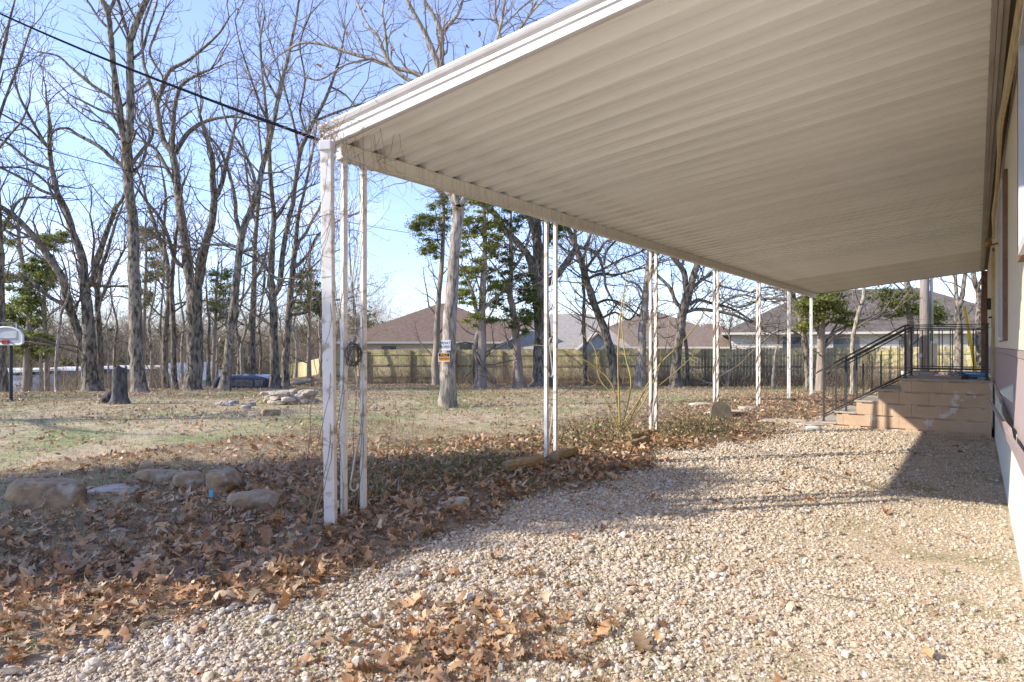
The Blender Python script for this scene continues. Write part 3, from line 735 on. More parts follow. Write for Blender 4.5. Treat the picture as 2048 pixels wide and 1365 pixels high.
# ------------------------------------------------------------------ patio cover
BX = -4.10; Y0, Y1 = 3.20, 21.7
zr = lambda x_: 3.065 + .103 * (x_ - BX)
cover = empty('patio_cover', (0, 0, 0), 'long white corrugated metal patio cover standing on paired posts', 'patio cover')
pitch = .25
prof = [(0, 0), (.085, 0), (.118, .045), (.132, .045), (.150, .036), (.168, .045), (.182, .045), (.215, 0), (.25, 0)]
prof = [(0, 0), (.085, 0), (.115, .066), (.200, .066), (.232, 0), (.25, 0)]
xa, xb_ = -4.24, .10
vs = []
for (xq) in (xa, xb_):
    for (py_, pz_) in prof: vs.append((xq, py_, zr(xq) + pz_))
    for (py_, pz_) in prof: vs.append((xq, py_, zr(xq) + pz_ + .004))
k = len(prof)
fs = [(i, i + 1, 2 * k + i + 1, 2 * k + i) for i in range(k - 1)] + [(k + i + 1, k + i, 3 * k + i, 3 * k + i + 1) for i in range(k - 1)]
pan = MB().add(vs, fs).build('roof_panel', 'pan', cover); pan.location = (0, Y0 + .02, 0)
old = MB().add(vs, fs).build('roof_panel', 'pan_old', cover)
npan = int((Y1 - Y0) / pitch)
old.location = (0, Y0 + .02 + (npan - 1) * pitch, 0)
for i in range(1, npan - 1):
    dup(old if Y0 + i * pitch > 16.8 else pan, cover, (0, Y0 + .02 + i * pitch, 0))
# front gutter beam
bm_ = MB().box((BX, (Y0 + Y1) / 2, 2.998), (.07, Y1 - Y0 - .06, .132))
bm_.box((BX + .042, (Y0 + Y1) / 2, 2.948), (.016, Y1 - Y0 - .06, .02))
bm_.build('beam', 'beam', cover, bevel=.004)
gt = MB().prism([(-4.235, 3.03), (-4.14, 3.03), (-4.14, 3.035), (-4.23, 3.04), (-4.23, 3.16), (-4.255, 3.17), (-4.27, 3.10), (-4.26, 3.03)], Y0 - .02, Y1 + .02)
gt.build('side_gutter', 'gutter', cover)
MB().box((-4.15, (Y0 + Y1) / 2, 3.095), (.012, Y1 - Y0 - .08, .085)).build('rib_gap_shade', 'soffit', cover)  # dark strip added behind the rib gaps, standing in for their shade
def sl_(q): return Vector((q.x, q.y, q.z))
def endtrim(name, yo, sgn, m, prf):
    m_ = MB(); n_ = len(prf)
    vs = [(x_, yo + sgn * a, zr(x_) + b) for x_ in (-4.27, .12) for a, b in ([(p_, q_ * (.66 if x_ > 0 else 1)) for p_, q_ in prf])]
    fs = [(i, (i + 1) % n_, n_ + (i + 1) % n_, n_ + i) for i in range(n_)] + [tuple(range(n_)), tuple(range(2 * n_ - 1, n_ - 1, -1))]
    return m_.add(vs, fs).build(name, m, cover)
PF = [(.03, -.012), (-.0, -.012), (-.012, -.004), (-.012, .052), (-.004, .056), (-.004, .064), (-.02, .070), (-.02, .098), (-.004, .104), (-.004, .110), (-.03, .122), (-.045, .15), (-.045, .165), (.0, .17), (.0, .0), (.03, -.006)]
endtrim('front_fascia', Y0, 1, 'gutter', PF)
endtrim('rear_fascia', Y1, -1, 'ledger', PF)
lg = MB()
for xo, zo, wdd in ((.085, 0, .03), (.115, -.012, .025), (.145, .006, .03)):
    lg.box((xo, (Y0 + Y1) / 2, zr(.1) + zo + .02), (wdd, Y1 - Y0, .07))
lg.build('wall_ledger', 'ledger', cover)
# posts: pairs of square tubes with scrollwork between
def scroll_pts(z0, flip):
    pts = []
    # S-shaped wrought strip between the uprights
    for i in range(30):
        t = i / 29
        if t < .32:
            a = PI * 1.15 * (1 - t / .32) - .2; r_ = .035 + .012 * (t / .32)
            pts.append((0, -.01 + r_ * math.cos(a), z0 + .52 + r_ * math.sin(a)))
        elif t < .68:
            s_ = (t - .32) / .36
            pts.append((0, .04 - .08 * s_, z0 + .50 - .36 * s_))
        else:
            a = PI - .2 + PI * 1.15 * ((t - .68) / .32); r_ = .047 - .014 * ((t - .68) / .32)
            pts.append((0, .01 + r_ * math.cos(a), z0 + .13 + r_ * math.sin(a)))
    return [(p[0], p[1] * flip, p[2]) for p in pts]
def make_post(y_, hgt, base_z):
    p = MB().box((0, -.10, hgt / 2), (.042, .042, hgt)).box((0, .10, hgt / 2), (.042, .042, hgt)).build('post', 'white', cover, bevel=.003)
    s_ = MB()
    for z0, fl in ((.15, 1), (.95, -1), (1.75, 1)):
        s_.tube(scroll_pts(z0, fl), .007, 5)
        s_.bar((0, -.09, z0 + .62), (0, .09, z0 + .62), .006, .006)
    s_.build('scroll', 'white', p)
    p.location = (BX, y_, base_z)
    return p
PYS = [3.385 + 2.965 * i for i in range(7)]
PYS[-1] = 21.05
for i, yp in enumerate(PYS):
    zb = hf(BX, yp) - .02
    make_post(yp, 2.945 - zb, zb)
# square downpipe at the near corner
dp = MB().box((0, 0, 1.48), (.088, .06, 2.96)).build('downpipe', 'white', cover, bevel=.006); dp.location = (-4.0, 3.08, 0.0); dp.rotation_euler = (0, -.010, .5)
MB().box((0, 0.0, 2.98), (.10, .09, .08)).build('downpipe_elbow', 'gutter', dp, bevel=.01)
MB().box((.045, 0, .22), (.006, .10, .05)).box((.048, .03, .22), (.01, .012, .012)).build('strap', 'white', dp)
MB().tube([(BX - .05, 3.42, 1.52), (BX - .02, 3.36, 1.30), (BX - .06, 3.28, 1.12)], .008, 6).build('bracket', 'white', cover)
# brown timber post at the far corner by the wall
MB().box((.16, 21.5, 1.7), (.14, .12, 3.55)).build('corner_post', 'brown', cover)

# ------------------------------------------------------------------ porch steps
porch = empty('porch_steps', (0, 0, 0), 'peach painted block porch with five steps at the home door', 'steps')
YF = 12.4; YB = 13.75
lv_ = [(-2.33, -.12, .055), (-2.0, .055, .255), (-1.69, .255, .465), (-1.36, .465, .675), (-1.03, .675, .865)]
core = MB()
for xl, z0, z1 in lv_: core.box(((xl + .015 + .17) / 2, (YF + YB) / 2, (z0 + z1) / 2), (.17 - xl - .015, YB - YF - .03, z1 - z0 - .0005))
core.build('block_core', 'peach', porch)
kk = 0
for r_, (xl, z0, z1) in enumerate(lv_):
    x_ = .185; first = .40 if r_ % 2 else .22
    while x_ > xl + .02:
        wd_ = min(first, x_ - xl); first = .42
        if x_ - wd_ - xl < .1: wd_ = x_ - xl
        MB().box((x_ - wd_ / 2, YF, (z0 + z1) / 2 - .010), (wd_ - .003, .03, z1 - z0 - .024)).box((x_ - wd_ + .045, YF + .002, z1 - .011), (.086, .028, .023)).box((x_ - .045, YF + .002, z1 - .011), (.086, .028, .023)).build('block', 'peach', porch)
        x_ -= wd_
for i, (xl, z0, z1) in enumerate(lv_):
    xr = lv_[i + 1][0] if i < 4 else .19
    tt = MB().box(((xl - .03 + xr) / 2, (YF + YB) / 2, z1 + .016), (xr - xl + .03 - .002, YB - YF + .05, .03)).build('tread', 'tread', porch, bevel=.006)
    if i == 4:
        for j in range(4):
            pass
def railing(yr, label):
    r = empty('stair_railing', (0, yr, 0), label, 'railing', 'black iron railings on the porch')
    top = [(-2.33, 0, .96), (-1.0, 0, 1.77), (-.93, 0, 1.79)]
    tz = lambda x_: .96 + (x_ + 2.33) * (.81 / 1.33)
    MB().tube(top, .014, 6).tube([(-2.20, 0, tz(-2.2) - .06), (-.98, 0, 1.725)], .010, 6).tube([(-2.33, 0, .96), (-2.37, 0, .92), (-2.36, 0, .87)], .013, 6).build('handrail', 'iron', r)
    MB().tube([(-2.23, 0, .20), (-.98, 0, .20 + 1.25 * .61)], .012, 6).tube([(-2.21, 0, .165), (-.98, 0, .165 + 1.23 * .61)], .009, 6).build('lower_rail', 'iron', r)
    for zz_, ww_ in ((1.785, .028), (1.725, .018), (1.07, .018), (1.02, .018)): MB().box((-.40, 0, zz_), (1.12, ww_, .015)).build('landing_rail', 'iron', r)
    for px_, zb, zt in ((-2.22, .08, tz(-2.22)), (-1.86, .28, tz(-1.86)), (-.97, .895, 1.79), (.13, .895, 1.80)):
        MB().box((px_, 0, (zb + zt) / 2), (.032, .032, zt - zb)).box((px_, 0, zb + .006), (.075, .06, .01)).build('post', 'iron', r)
    bl = MB().box((0, 0, .3), (.014, .014, .60)).build('baluster', 'iron', r); bl.location = (-2.07, 0, .20 + .16 * .61)
    for x_ in (-1.74, -1.60, -1.46, -1.32, -1.18, -1.05): dup(bl, r, (x_, 0, .20 + (x_ + 2.23) * .61))
    b2_ = MB().box((0, 0, .35), (.014, .014, .70)).build('baluster', 'iron', r); b2_.location = (-.80, 0, 1.03)
    for x_ in (-.65, -.5, -.35, -.2, -.05): dup(b2_, r, (x_, 0, 1.03))
    for x_ in (-1.40, -.58):
        zc = 1.4 if x_ > -.8 else .20 + (x_ + 2.23) * .61 + .32
        c_ = [(x_ + .05 * math.cos(a) * (1 if s_ else -1), 0, zc + (.07 if s_ else -.07) + .06 * math.sin(a)) for s_ in (0, 1) for a in np.linspace(0, 5, 10)]
    return r
railing(YF + .07, 'black iron railing on the near side of the porch')
railing(YB - .08, 'black iron railing on the far side of the porch')
for px_, py_, zz, nm, lb, ct in ((1930, 757, .905, 'door_knob_ball', 'small dark round ball lying on the porch landing', 'ball'),):
    q = P(px_, py_ + 3, 10.35)
    b_ = MB()
    for i in range(7): pass
    o = rock('ball', 'blackpl', (q.x, q.y, .925), (.11, .10, .085), 5, rough=.05); tag(o, lb, ct)
q = P(1947, 760, 10.3)
sh = MB().box((0, 0, .02), (.10, .05, .03)).box((-.045, 0, .035), (.012, .05, .04)).box((.045, 0, .03), (.012, .045, .03)).build('hand_brush', 'blackpl', None, bevel=.005); sh.location = (q.x, q.y, .898); tag(sh, 'small black hand brush beside the ball on the landing', 'brush')
# ------------------------------------------------------------------ stones, timbers and small things in the yard
def stone(px, py, d, label, m='sandstone', seed=1, rz=0.0, tilt=0.0, sink=.16, grp=None, cat='stone', nm='boulder', rough=.16):
    q, v = hit(px, py)
    o = rock(nm, m, (q.x, q.y, q.z + d[2] * (.5 - sink)), d, seed, TH + rz, tilt, rough=rough)
    return tag(o, label, cat, grp)
G1 = 'edging boulders in the leaf litter'
stone(103, 1012, (.60, .33, .26), 'long brown boulder, leftmost of the edging stones', seed=3, rz=.12, grp=G1)
stone(322, 968, (.44, .20, .17), 'flat brown boulder second from the left beside the grey slab', seed=8, rz=-.05, grp=G1)
stone(380, 980, (.30, .22, .19), 'small brown boulder touching the flat one, in the middle of the row', seed=12, rz=.1, grp=G1)
b_ = stone(448, 990, (.28, .38, .26), 'pale grey brown boulder with a dab of blue paint', seed=15, rz=.25, grp=G1, m='sandstone')
stone(512, 1022, (.42, .28, .20), 'brown boulder with flat top, rightmost of the edging stones', seed=22, rz=-.1, grp=G1)
q, v = hit(425, 998); db = MB().box((0, 0, 0), (.035, .012, .06)).build('paint_dab', 'clay', None); 
db.parent = b_; db.matrix_parent_inverse = b_.matrix_world.inverted(); db.location = b_.matrix_basis.inverted() @ Vector(P(422, 988, v - .22)); db.rotation_euler = (0, 0, 0)
db.matrix_parent_inverse = Matrix()
stone(232, 985, (.42, .34, .05), 'thin grey flat slab between the brown boulders', 'limestone', 31, .1, 0, .25, cat='slab', nm='stone_slab', rough=.08)
stone(910, 1018, (.30, .20, .12), 'pale lichen covered stone half buried in leaves', 'limestone', 33, .4, 0, .4, nm='pale_stone')
stone(540, 832, (.42, .18, .16), 'rust brown block stone on the lawn in front of the stone ring', 'sandstone', 35, .3, 0, .2, nm='block_stone')
for px_, py_, d, lb, sd in ((1400, 812, (.55, .4, .09), 'pale flat stone on the grass behind the fourth post pair', 41), (1448, 830, (.8, .5, .14), 'broad tan flagstone just right of the leaning disc', 42),
                           (1495, 822, (.35, .3, .12), 'small brown stone at the foot of the fifth post pair', 43), (1560, 846, (.9, .55, .08), 'tan flagstone before the porch steps, left one', 44),
                           (1628, 852, (.55, .5, .07), 'tan flagstone touching the lowest porch step', 45), (1545, 800, (.4, .12, .08), 'short dark timber stub near the far posts', 46)):
    stone(px_, py_, d, lb, 'flag', sd, .1, 0, .25, cat='stone', nm='flagstone', rough=.07)
# leaning stone disc at the fourth post
q, v = hit(1442, 846)
m_ = MB(); n_ = 28; rg = random.Random(4)
rd = [.205 * (1 + .04 * rg.uniform(-1, 1)) for _ in range(n_)]
for sgn in (-.028, .028):
    for i in range(n_): m_.v.append((sgn, rd[i] * math.cos(2 * PI * i / n_) * .9, rd[i] * math.sin(2 * PI * i / n_)))
m_.f = [(i, (i + 1) % n_, n_ + (i + 1) % n_, n_ + i) for i in range(n_)] + [tuple(range(n_)), tuple(range(2 * n_ - 1, n_ - 1, -1))]
o = m_.build('stone_disc', 'stump', None, bevel=.012); o.data.materials[0] = mat('disc_stone', (.20, .165, .13), .9, (.13, .11, .085), 8, bump=.006)
o.rotation_euler = (0, -.30, -.9); o.location = (q.x, q.y, q.z + .17); tag(o, 'round grey stepping stone leaning on the fourth post pair', 'stepping stone')
# landscape timbers
def timber(pa, pb, label, h=.13):
    a, _ = hit(*pa); b, _ = hit(*pb); a.z += h * .62; b.z += h * .62
    m_ = MB(); k = 9; pts = [a.lerp(b, i / (k - 1)) + Vector((0, 0, .006 * math.sin(i * 2.1))) for i in range(k)]
    m_.tube(pts, [h * .56 * (1 + .05 * math.sin(i * 3)) for i in range(k)], 10)
    o = m_.build('landscape_timber', 'timber', None); return tag(o, label, 'timber', 'old landscape timbers under the posts')
timber((1012, 952), (1082, 937), 'weathered timber on the left of the second post pair')
timber((1108, 930), (1148, 916), 'weathered timber running right from the second post pair')
timber((1256, 888), (1298, 876), 'upper timber beside the third post pair', .12)
timber((1257, 902), (1294, 889), 'cracked lower timber lying before the third post pair', .10)
# ring of flat stones
q0, v0 = hit(578, 806)
ring = empty('fire_ring', q0, 'stacked ring of flat pale fieldstones on the lawn', 'fire pit')
rg = random.Random(5); rv = .62
for lay in range(3):
    for i in range(12):
        a = 2 * PI * i / 12 + lay * .3 + rg.uniform(-.08, .08)
        if lay == 2 and rg.random() < .3: continue
        rr_ = rv + rg.uniform(-.1, .08)
        s_ = rock('stone', 'limestone', (rr_ * math.cos(a), rr_ * math.sin(a) * .8, .05 + lay * .10 + rg.uniform(-.02, .02)), (rg.uniform(.24, .38), rg.uniform(.2, .28), rg.uniform(.09, .13)), 50 + lay * 20 + i, a + PI / 2, rg.uniform(-.1, .1), ring, .12, sub=2)
for k_, (px_, py_, lb_) in enumerate([(455, 812, 'largest pale grey rubble lump left of the stone ring'), (468, 808, 'grey rubble lump touching the largest one'), (492, 818, 'whitish rubble lump nearest the stone ring'), (502, 812, 'small grey rubble lump behind the whitish one'), (438, 810, 'low grey rubble lump farthest left of the stone ring')]):
    stone(px_, py_, (.26 - .03 * k_, .22, .12), lb_, 'ash', 70 + k_, k_, 0, .3, 'ash rubble by the stone ring', 'rubble', 'rubble_stone')
# stump
q, v = hit(240, 808)
m_ = MB(); k = 9; rs = [.46, .36, .30, .275, .265, .26, .255, .25, .235]; pts = [(0, 0, z_) for z_ in (-.05, .06, .16, .3, .5, .7, .85, .95, 1.0)]
pts = [(a_ * .8, b_ * .8, c_ * .86) for a_, b_, c_ in pts]; m_.tube(pts, [r * v / 20 * .80 for r in rs], 16)
rg = random.Random(9)
m_.v = [(x_ * (1 + .16 * math.sin(5 * math.atan2(y_, x_) + 1) * (1 if z_ < .3 else .35)), y_ * (1 + .12 * math.sin(3 * math.atan2(y_, x_))), z_ + (.07 * math.sin(x_ * 22 + y_ * 9) if z_ > .8 else 0)) for x_, y_, z_ in m_.v]
m_.tube([(-.15, -.1, .2), (-.42, -.2, .06), (-.62, -.28, -.03)], [.12, .09, .03], 8)
o = m_.build('tree_stump', 'stump', None, True); o.location = q; tag(o, 'charred grey black tree stump before the twin stemmed tree', 'stump')
# basketball hoop
q, v = hit(22, 803); sc_ = v / F_PX
hp = empty('basketball_hoop', q, 'portable basketball hoop with grey fan shaped backboard at the left edge', 'basketball hoop', rz=TH)
MB().tube([(0, 0, 0), (0, 0, 118 * sc_)], .042, 12).box((0, 0, .02), (.4, .4, .04)).build('pole', 'blackpl', hp)
n_ = 20; bw, bh = 34 * sc_, 34 * sc_; zb = 117 * sc_
def fan(s): return [(-bw * s, zb + .05 * (1 - s))] + [(-bw * s * math.cos(PI * i / n_), zb + bh * .35 + bh * .55 * s * math.sin(PI * i / n_)) for i in range(n_ + 1)] + [(bw * s, zb + .05 * (1 - s)), (bw * s * .85, zb - .05 * s), (-bw * s * .85, zb - .05 * s)]
MB().prism(fan(.96), -.17, -.13).build('backboard', 'backboard', hp)
ed = MB(); f_ = [Vector((p[0], -.175, p[1])) for p in fan(1.0)]; ed.tube(f_ + [f_[0]], .028, 6); ed.build('edge_trim', 'lightgrey', hp)
sq = MB()
for a, b in (((-.28, .12), (.28, .12)), ((-.28, .52), (.28, .52)), ((-.28, .12), (-.28, .52)), ((.28, .12), (.28, .52))): sq.bar((a[0], -.175, zb + a[1]), (b[0], -.175, zb + b[1]), .03, .01)
sq.build('target_square', 'grey', hp)
rm = [(.23 * math.cos(t), -.42 + .23 * math.sin(t), zb + .03) for t in np.linspace(0, 2 * PI, 17)]
MB().tube(rm, .015, 6).box((0, -.18, zb + .02), (.16, .06, .1)).build('rim', 'net', hp)
# camper shell lying on the ground
q, v = hit(478, 779); s_ = v / F_PX
cs = empty('camper_shell', q, 'dark navy pickup camper shell lying on the leafy ground between two trees', 'camper shell', rz=TH - .06)
L2, hh, dd = 57 * s_, 27 * s_, 1.5
pf = [(-L2 * 1.0, 0), (-L2 * .82, hh * .88), (-L2 * .70, hh * .98), (-L2 * .2, hh * 1.02), (L2 * .55, hh), (L2 * .80, hh * .93), (L2 * .98, hh * .80), (L2, hh * .7), (L2 * .98, 0)]
sh_ = MB()
n_ = len(pf); yo = [0, .10, dd - .1, dd]; sc2 = [(1, 0), (.985, .06), (.985, .06), (1, 0)]
vs = []
for yy, (s1, l1) in zip(yo, [(.96, 0), (1, 1), (1, 1), (.96, 0)]):
    for (a, b) in pf: vs.append((a * s1, yy, b * (.86 if not l1 and b > 0 else 1)))
fs = [(r * n_ + i, r * n_ + (i + 1) % n_, (r + 1) * n_ + (i + 1) % n_, (r + 1) * n_ + i) for r in range(3) for i in range(n_)] + [tuple(range(n_ - 1, -1, -1)), tuple(range(3 * n_, 4 * n_))]
sh_.add(vs, fs).build('shell', 'navy', cs, bevel=.02)
MB().box((.0, -.012, hh * .46), (L2 * 1.0, .012, hh * .5)).box((L2 * .72, -.012, hh * .46), (L2 * .3, .012, hh * .42)).build('side_window', 'tint', cs, bevel=.004)
MB().box((-L2 * .55, -.012, hh * .42), (L2 * .20, .012, hh * .62)).build('side_window', 'tint', cs, bevel=.004)
MB().bar((-L2 * 1.02, .25, .02), (-L2 * .84, .25, hh * .86), 1.0 * .02, .02).bar((-L2 * .66, -.015, .02), (-L2 * .60, -.015, hh * .85), .03, .02).bar((-L2 * 1.02, -.01, .02), (-L2 * .84, -.01, hh * .88), .035, .02).build('frame_trim', 'lightgrey', cs)
# tyre, stake, log bits
def torus(R, r, n=20, m=10, sq=1.0):
    o_ = MB()
    for i in range(n):
        for j in range(m):
            a, b = 2 * PI * i / n, 2 * PI * j / m
            o_.v.append(((R + r * math.cos(b)) * math.cos(a), (R + r * math.cos(b)) * math.sin(a), r * sq * math.sin(b)))
            o_.f.append((i * m + j, ((i + 1) % n) * m + j, ((i + 1) % n) * m + (j + 1) % m, i * m + (j + 1) % m))
    return o_
q, v = hit(1112, 768); o = torus(.38, .13, 24, 10, 1.2).build('tyre', 'grey', None, True); o.location = q + Vector((0, 0, .13)); tag(o, 'old grey tyre lying flat beside the big oak trunk', 'tyre')
q, v = hit(990, 764); o = MB().tube([(0, 0, -.1), (.1, 0, .5), (.16, .04, 1.05)], [.05, .045, .035], 7).build('wooden_stake', 'fencedark', None); o.location = q; o.rotation_euler = (0, 0, TH); tag(o, 'dark leaning stake before the fence between the cedar trunks', 'stake')
q, v = hit(625, 775); o = MB().box((0, 0, .22), (.10, .1, .5)).build('wooden_stake', 'timber', None, bevel=.01); o.location = q; tag(o, 'short pale post stub behind the stone ring', 'stake')
q, v = hit(603, 773); o = MB().tube([(-.7, 0, .08), (0, 0, .2), (.8, .1, .34)], [.09, .11, .07], 8).build('fallen_log', 'limestone', None); o.location = q; o.rotation_euler = (0, 0, TH); tag(o, 'pale fallen log at the wood edge behind the stone ring', 'log')
# coil of cable on the first post pair
o = MB()
rg = random.Random(2)
for k_ in range(6):
    R_ = .085 + rg.uniform(-.02, .012)
    o.tube([(rg.uniform(-.01, .01) + .01 * k_, R_ * math.cos(t) + rg.uniform(-.004, .004), R_ * math.sin(t) + rg.uniform(-.004, .004)) for t in np.linspace(0, 2 * PI, 15)], .0055, 5)
o = o.build('cable_coil', 'coil', None, True); o.location = (BX + .04, 3.33, 1.375); o.rotation_euler = (0, 0, .35); tag(o, 'dark coil of cable hanging between the nearest pair of posts', 'cable coil')
# plastic bottle-like scrap by the step
q, v = hit(1632, 862); o = MB().tube([(-.16, 0, .035), (-.13, 0, .04), (0, .01, .04), (.06, .01, .035), (.09, .012, .02), (.12, .013, .018)], [.02, .035, .036, .032, .014, .012], 10).build('plastic_bottle', 'lightgrey', None, True); o.location = q; o.rotation_euler = (0, 0, TH - .3)
tag(o, 'crushed clear plastic bottle on the gravel by the lowest step', 'bottle')
# utility pole behind the porch, conduit, meter box, guy guard, cabinets, tarp
vP = 20.0; q = on(1849, vP)
pl = empty('utility_pole', q, 'weathered grey utility pole behind the porch', 'utility pole', rz=TH)
MB().tube([(0, 0, -.1), (0, 0, 2.5), (.02, 0, 6), (.03, 0, 9)], [.145, .135, .12, .10], 14).build('pole', 'pole', pl, True)
MB().tube([(.20, -.05, 1.75), (.19, -.05, 5.6)], .045, 10).build('conduit', 'skirt', pl, True)
MB().box((.21, -.06, 1.25), (.30, .06, .85)).build('backing_board', 'creamtrim', pl, bevel=.01)
MB().box((-.20, -.1, 1.30), (.13, .1, .12)).tube([(-.22, -.1, 0), (-.22, -.1, 1.25)], .02, 6).build('meter_box', 'lightgrey', pl, bevel=.01)
MB().box((.18, -.12, .72), (.07, .06, .13)).box((.2, -.1, .55), (.34, .05, .5)).build('breaker_box', 'fencedark', pl)
q = P(1929, 613, 18.5); q2 = on(1961, 18.2)
o = MB().tube([Vector((0, 0, 0)), q2 - q], .045, 8).build('guy_guard', 'yellow', None, True); o.location = q; tag(o, 'bright yellow plastic guard on the slanting guy wire', 'guy wire guard')
for px_, w_, lb in ((1820, .30, 'light grey cabinet nearer the stair railing, behind the porch'), (1848, .34, 'light grey cabinet under the utility pole, behind the porch')):
    q = on(px_, 17.0); o = MB().box((0, 0, .30), (w_, .3, .6)).box((0, -.16, .45), (w_ * .9, .02, .22)).build('cabinet', 'lightgrey', None, bevel=.012); o.location = q; o.rotation_euler = (0, 0, TH); o.scale = (1, 1, 1.38); tag(o, lb, 'cabinet', 'cabinets behind the porch')
def lump(px_, v_, d, m, label, cat, seed, z=0):
    q = on(px_, v_); o = rock('crumpled_' + cat, m, (q.x, q.y, q.z + d[2] * .4 + z), d, seed, TH, 0, rough=.5); return tag(o, label, cat)
MB()
tb = MB().box((0, 0, .54), (2.1, .7, .04)).box((-.95, 0, .26), (.06, .6, .52)).box((.95, 0, .26), (.06, .6, .52)).build('low_bench', 'fencedark', None); tb.location = on(1905, 16.6); tb.rotation_euler = (0, 0, TH); tag(tb, 'low dark bench behind the porch carrying the blue tarp', 'bench')
lump(1940, 16.6, (.80, .5, .26), 'blue', 'crumpled bright blue tarp heaped behind the porch', 'tarp', 91, .56)
lump(1885, 16.5, (.45, .4, .20), 'pink', 'pale pink bundle left of the blue tarp behind the porch', 'cloth', 92, .56)
lump(1912, 16.4, (.34, .3, .26), 'ash', 'black and white speckled bundle between pink bundle and blue tarp', 'bundle', 93, .56)

# ------------------------------------------------------------------ fence behind the yard
fe = empty('privacy_fence', on(1200, 31), 'tall yellow green stained wooden privacy fence across the back of the yard', 'fence')
fp = np.array(fe.location)
A_ = [on(650, 36), on(735, 34.0), on(1200, 31.6), on(1640, 29.0), on(1960, 24.5), on(2048, 23.5)]
hgt = 1.78
pk = MB().prism([(-.068, 0), (.068, 0), (.068, hgt - .03), (.04, hgt), (-.04, hgt), (-.068, hgt - .03)], -.009, .009).build('picket', 'fence', fe)
first = True; npk = 0; prev_end = None
extra = MB()
for a, b in zip(A_[:-1], A_[1:]):
    d = Vector((b.x - a.x, b.y - a.y, 0)); Ln = d.length; d.normalize(); an = math.atan2(d.y, d.x); nrm = Vector((d.y, -d.x, 0))
    k = int(Ln / .146)
    for i in range(k):
        p = Vector((a.x, a.y, 0)) + d * (i + .5) * Ln / k; zz = hf(p.x, p.y)
        loc = Vector((p.x, p.y, zz + random.uniform(-.02, .02))) - Vector(fe.location)
        if first: pk.location = loc; pk.rotation_euler = (0, 0, an); first = False
        elif npk < 298: c = dup(pk, fe, loc, an)
        else:
            extra.box((loc.x, loc.y, loc.z + hgt / 2), (.136, .018, hgt), an)
        npk += 1
    nb = max(1, round(Ln / 2.4))
    for i in range(nb):
        p0 = Vector((a.x, a.y, 0)) + d * i * Ln / nb; p1 = Vector((a.x, a.y, 0)) + d * (i + 1) * Ln / nb
        p0.z = hf(p0.x, p0.y); p1.z = hf(p1.x, p1.y)
        for zz in (.28, .92, 1.5):
            MB().bar(p0 + nrm * .03 + Vector((0, 0, zz)) - Vector(fe.location), p1 + nrm * .03 + Vector((0, 0, zz)) - Vector(fe.location), .038, .085).build('rail', 'fencedark' if zz < 1 else 'fence', fe)
        q_ = p0 + nrm * .085 - Vector(fe.location)
        MB().box((q_.x, q_.y, q_.z + .85), (.09, .09, 1.72), an).build('fence_post', 'fencedark', fe)
if extra.v: extra.build('picket_row', 'fence', fe)['kind'] = 'stuff'
print('pickets', npk)
# side fence running away to the left
f2 = MB()
pa, pb = P(700, 704, 36), P(514, 744, 95)
n_ = 190
for i in range(n_):
    t = i / n_; v_ = 36 + 59 * t ** 1.2; 
    q = pa.lerp(pb, t); f2.box((q.x, q.y, q.z - .95), (.30, .02, 1.9), math.atan2(pb.y - pa.y, pb.x - pa.x))
o = f2.build('side_fence', 'fence', None); tag(o, 'pale wooden side fence running away downhill behind the bare trees', 'fence')

# ------------------------------------------------------------------ houses behind the fence
def Wd(u, v, z): x_, y_ = W(u, v); return Vector((x_, y_, z))
def house(name, label, cx_px, v, wd, dp_, eave, ridge, kind, roof, wall, ridge_len=0.4, rz=0.0, wins=(), ground=-.75, over=.5, siding=True):
    """hip or gable house; cx_px image column of its centre, v depth of the front wall; heights in metres above the world zero"""
    u = (cx_px - 1024) / F_PX * v; x_, y_ = W(u, v + dp_ / 2)
    h = empty(name, (x_, y_, ground), label, 'house', rz=TH + rz)
    e, r_ = eave - ground, ridge - ground
    wl = MB().box((0, 0, (e - .05) / 2), (wd, dp_, e - .05))
    wo_ = wl.build('wall', wall, h)
    if siding:
        sb_ = MB(); nn = 14
        for i in range(nn):
            z_ = e - .25 - i * .14
            if z_ < .9: break
            sb_.box((0, -dp_ / 2 - .012, z_), (wd - .02, .03, .10), mtx=Matrix.Rotation(-.12, 3, 'X'))
        sb_.build('clapboards', wall, h)
    X, Y = wd / 2 + over, dp_ / 2 + over
    rl = X * ridge_len
    m_ = MB()
    if kind == 'hip':
        vs = [(-X, -Y, e), (X, -Y, e), (X, Y, e), (-X, Y, e), (-rl, 0, r_), (rl, 0, r_)]
    else:
        vs = [(-X, -Y, e), (X, -Y, e), (X, Y, e), (-X, Y, e), (-X, 0, r_), (X, 0, r_)]
    vs2 = [(a, b, c - .14) for a, b, c in vs[:4]]
    m_.add(vs + vs2, [(0, 1, 5, 4), (1, 2, 5), (2, 3, 4, 5), (3, 0, 4), (9, 8, 7, 6)])
    m_.build('roof', roof, h)
    fa = MB()
    fa.box((0, -Y, e - .08), (2 * X, .03, .15)).box((0, Y, e - .08), (2 * X, .03, .15)).box((-X, 0, e - .08), (.03, 2 * Y, .15)).box((X, 0, e - .08), (.03, 2 * Y, .15))
    fa.build('eave_fascia', 'fascia', h)
    for wx, wz, ww, wh in wins:
        f = MB().box((wx, -dp_ / 2 - .02, wz), (ww + .12, .06, wh + .12)).build('window', 'fascia', h)
        MB().box((wx, -dp_ / 2 - .055, wz), (ww, .02, wh)).build('pane', 'glass', f)
    return h
house('house', 'brown hip roofed house behind the fence, left of the marked oak', 872, 44, 13.6, 10, 1.72, 4.7, 'hip', 'shin_brown', 'wall_pale', .05, .05, ((-3.5, 1.8, 1.0, .7), (2.2, 1.9, 1.6, .8)))
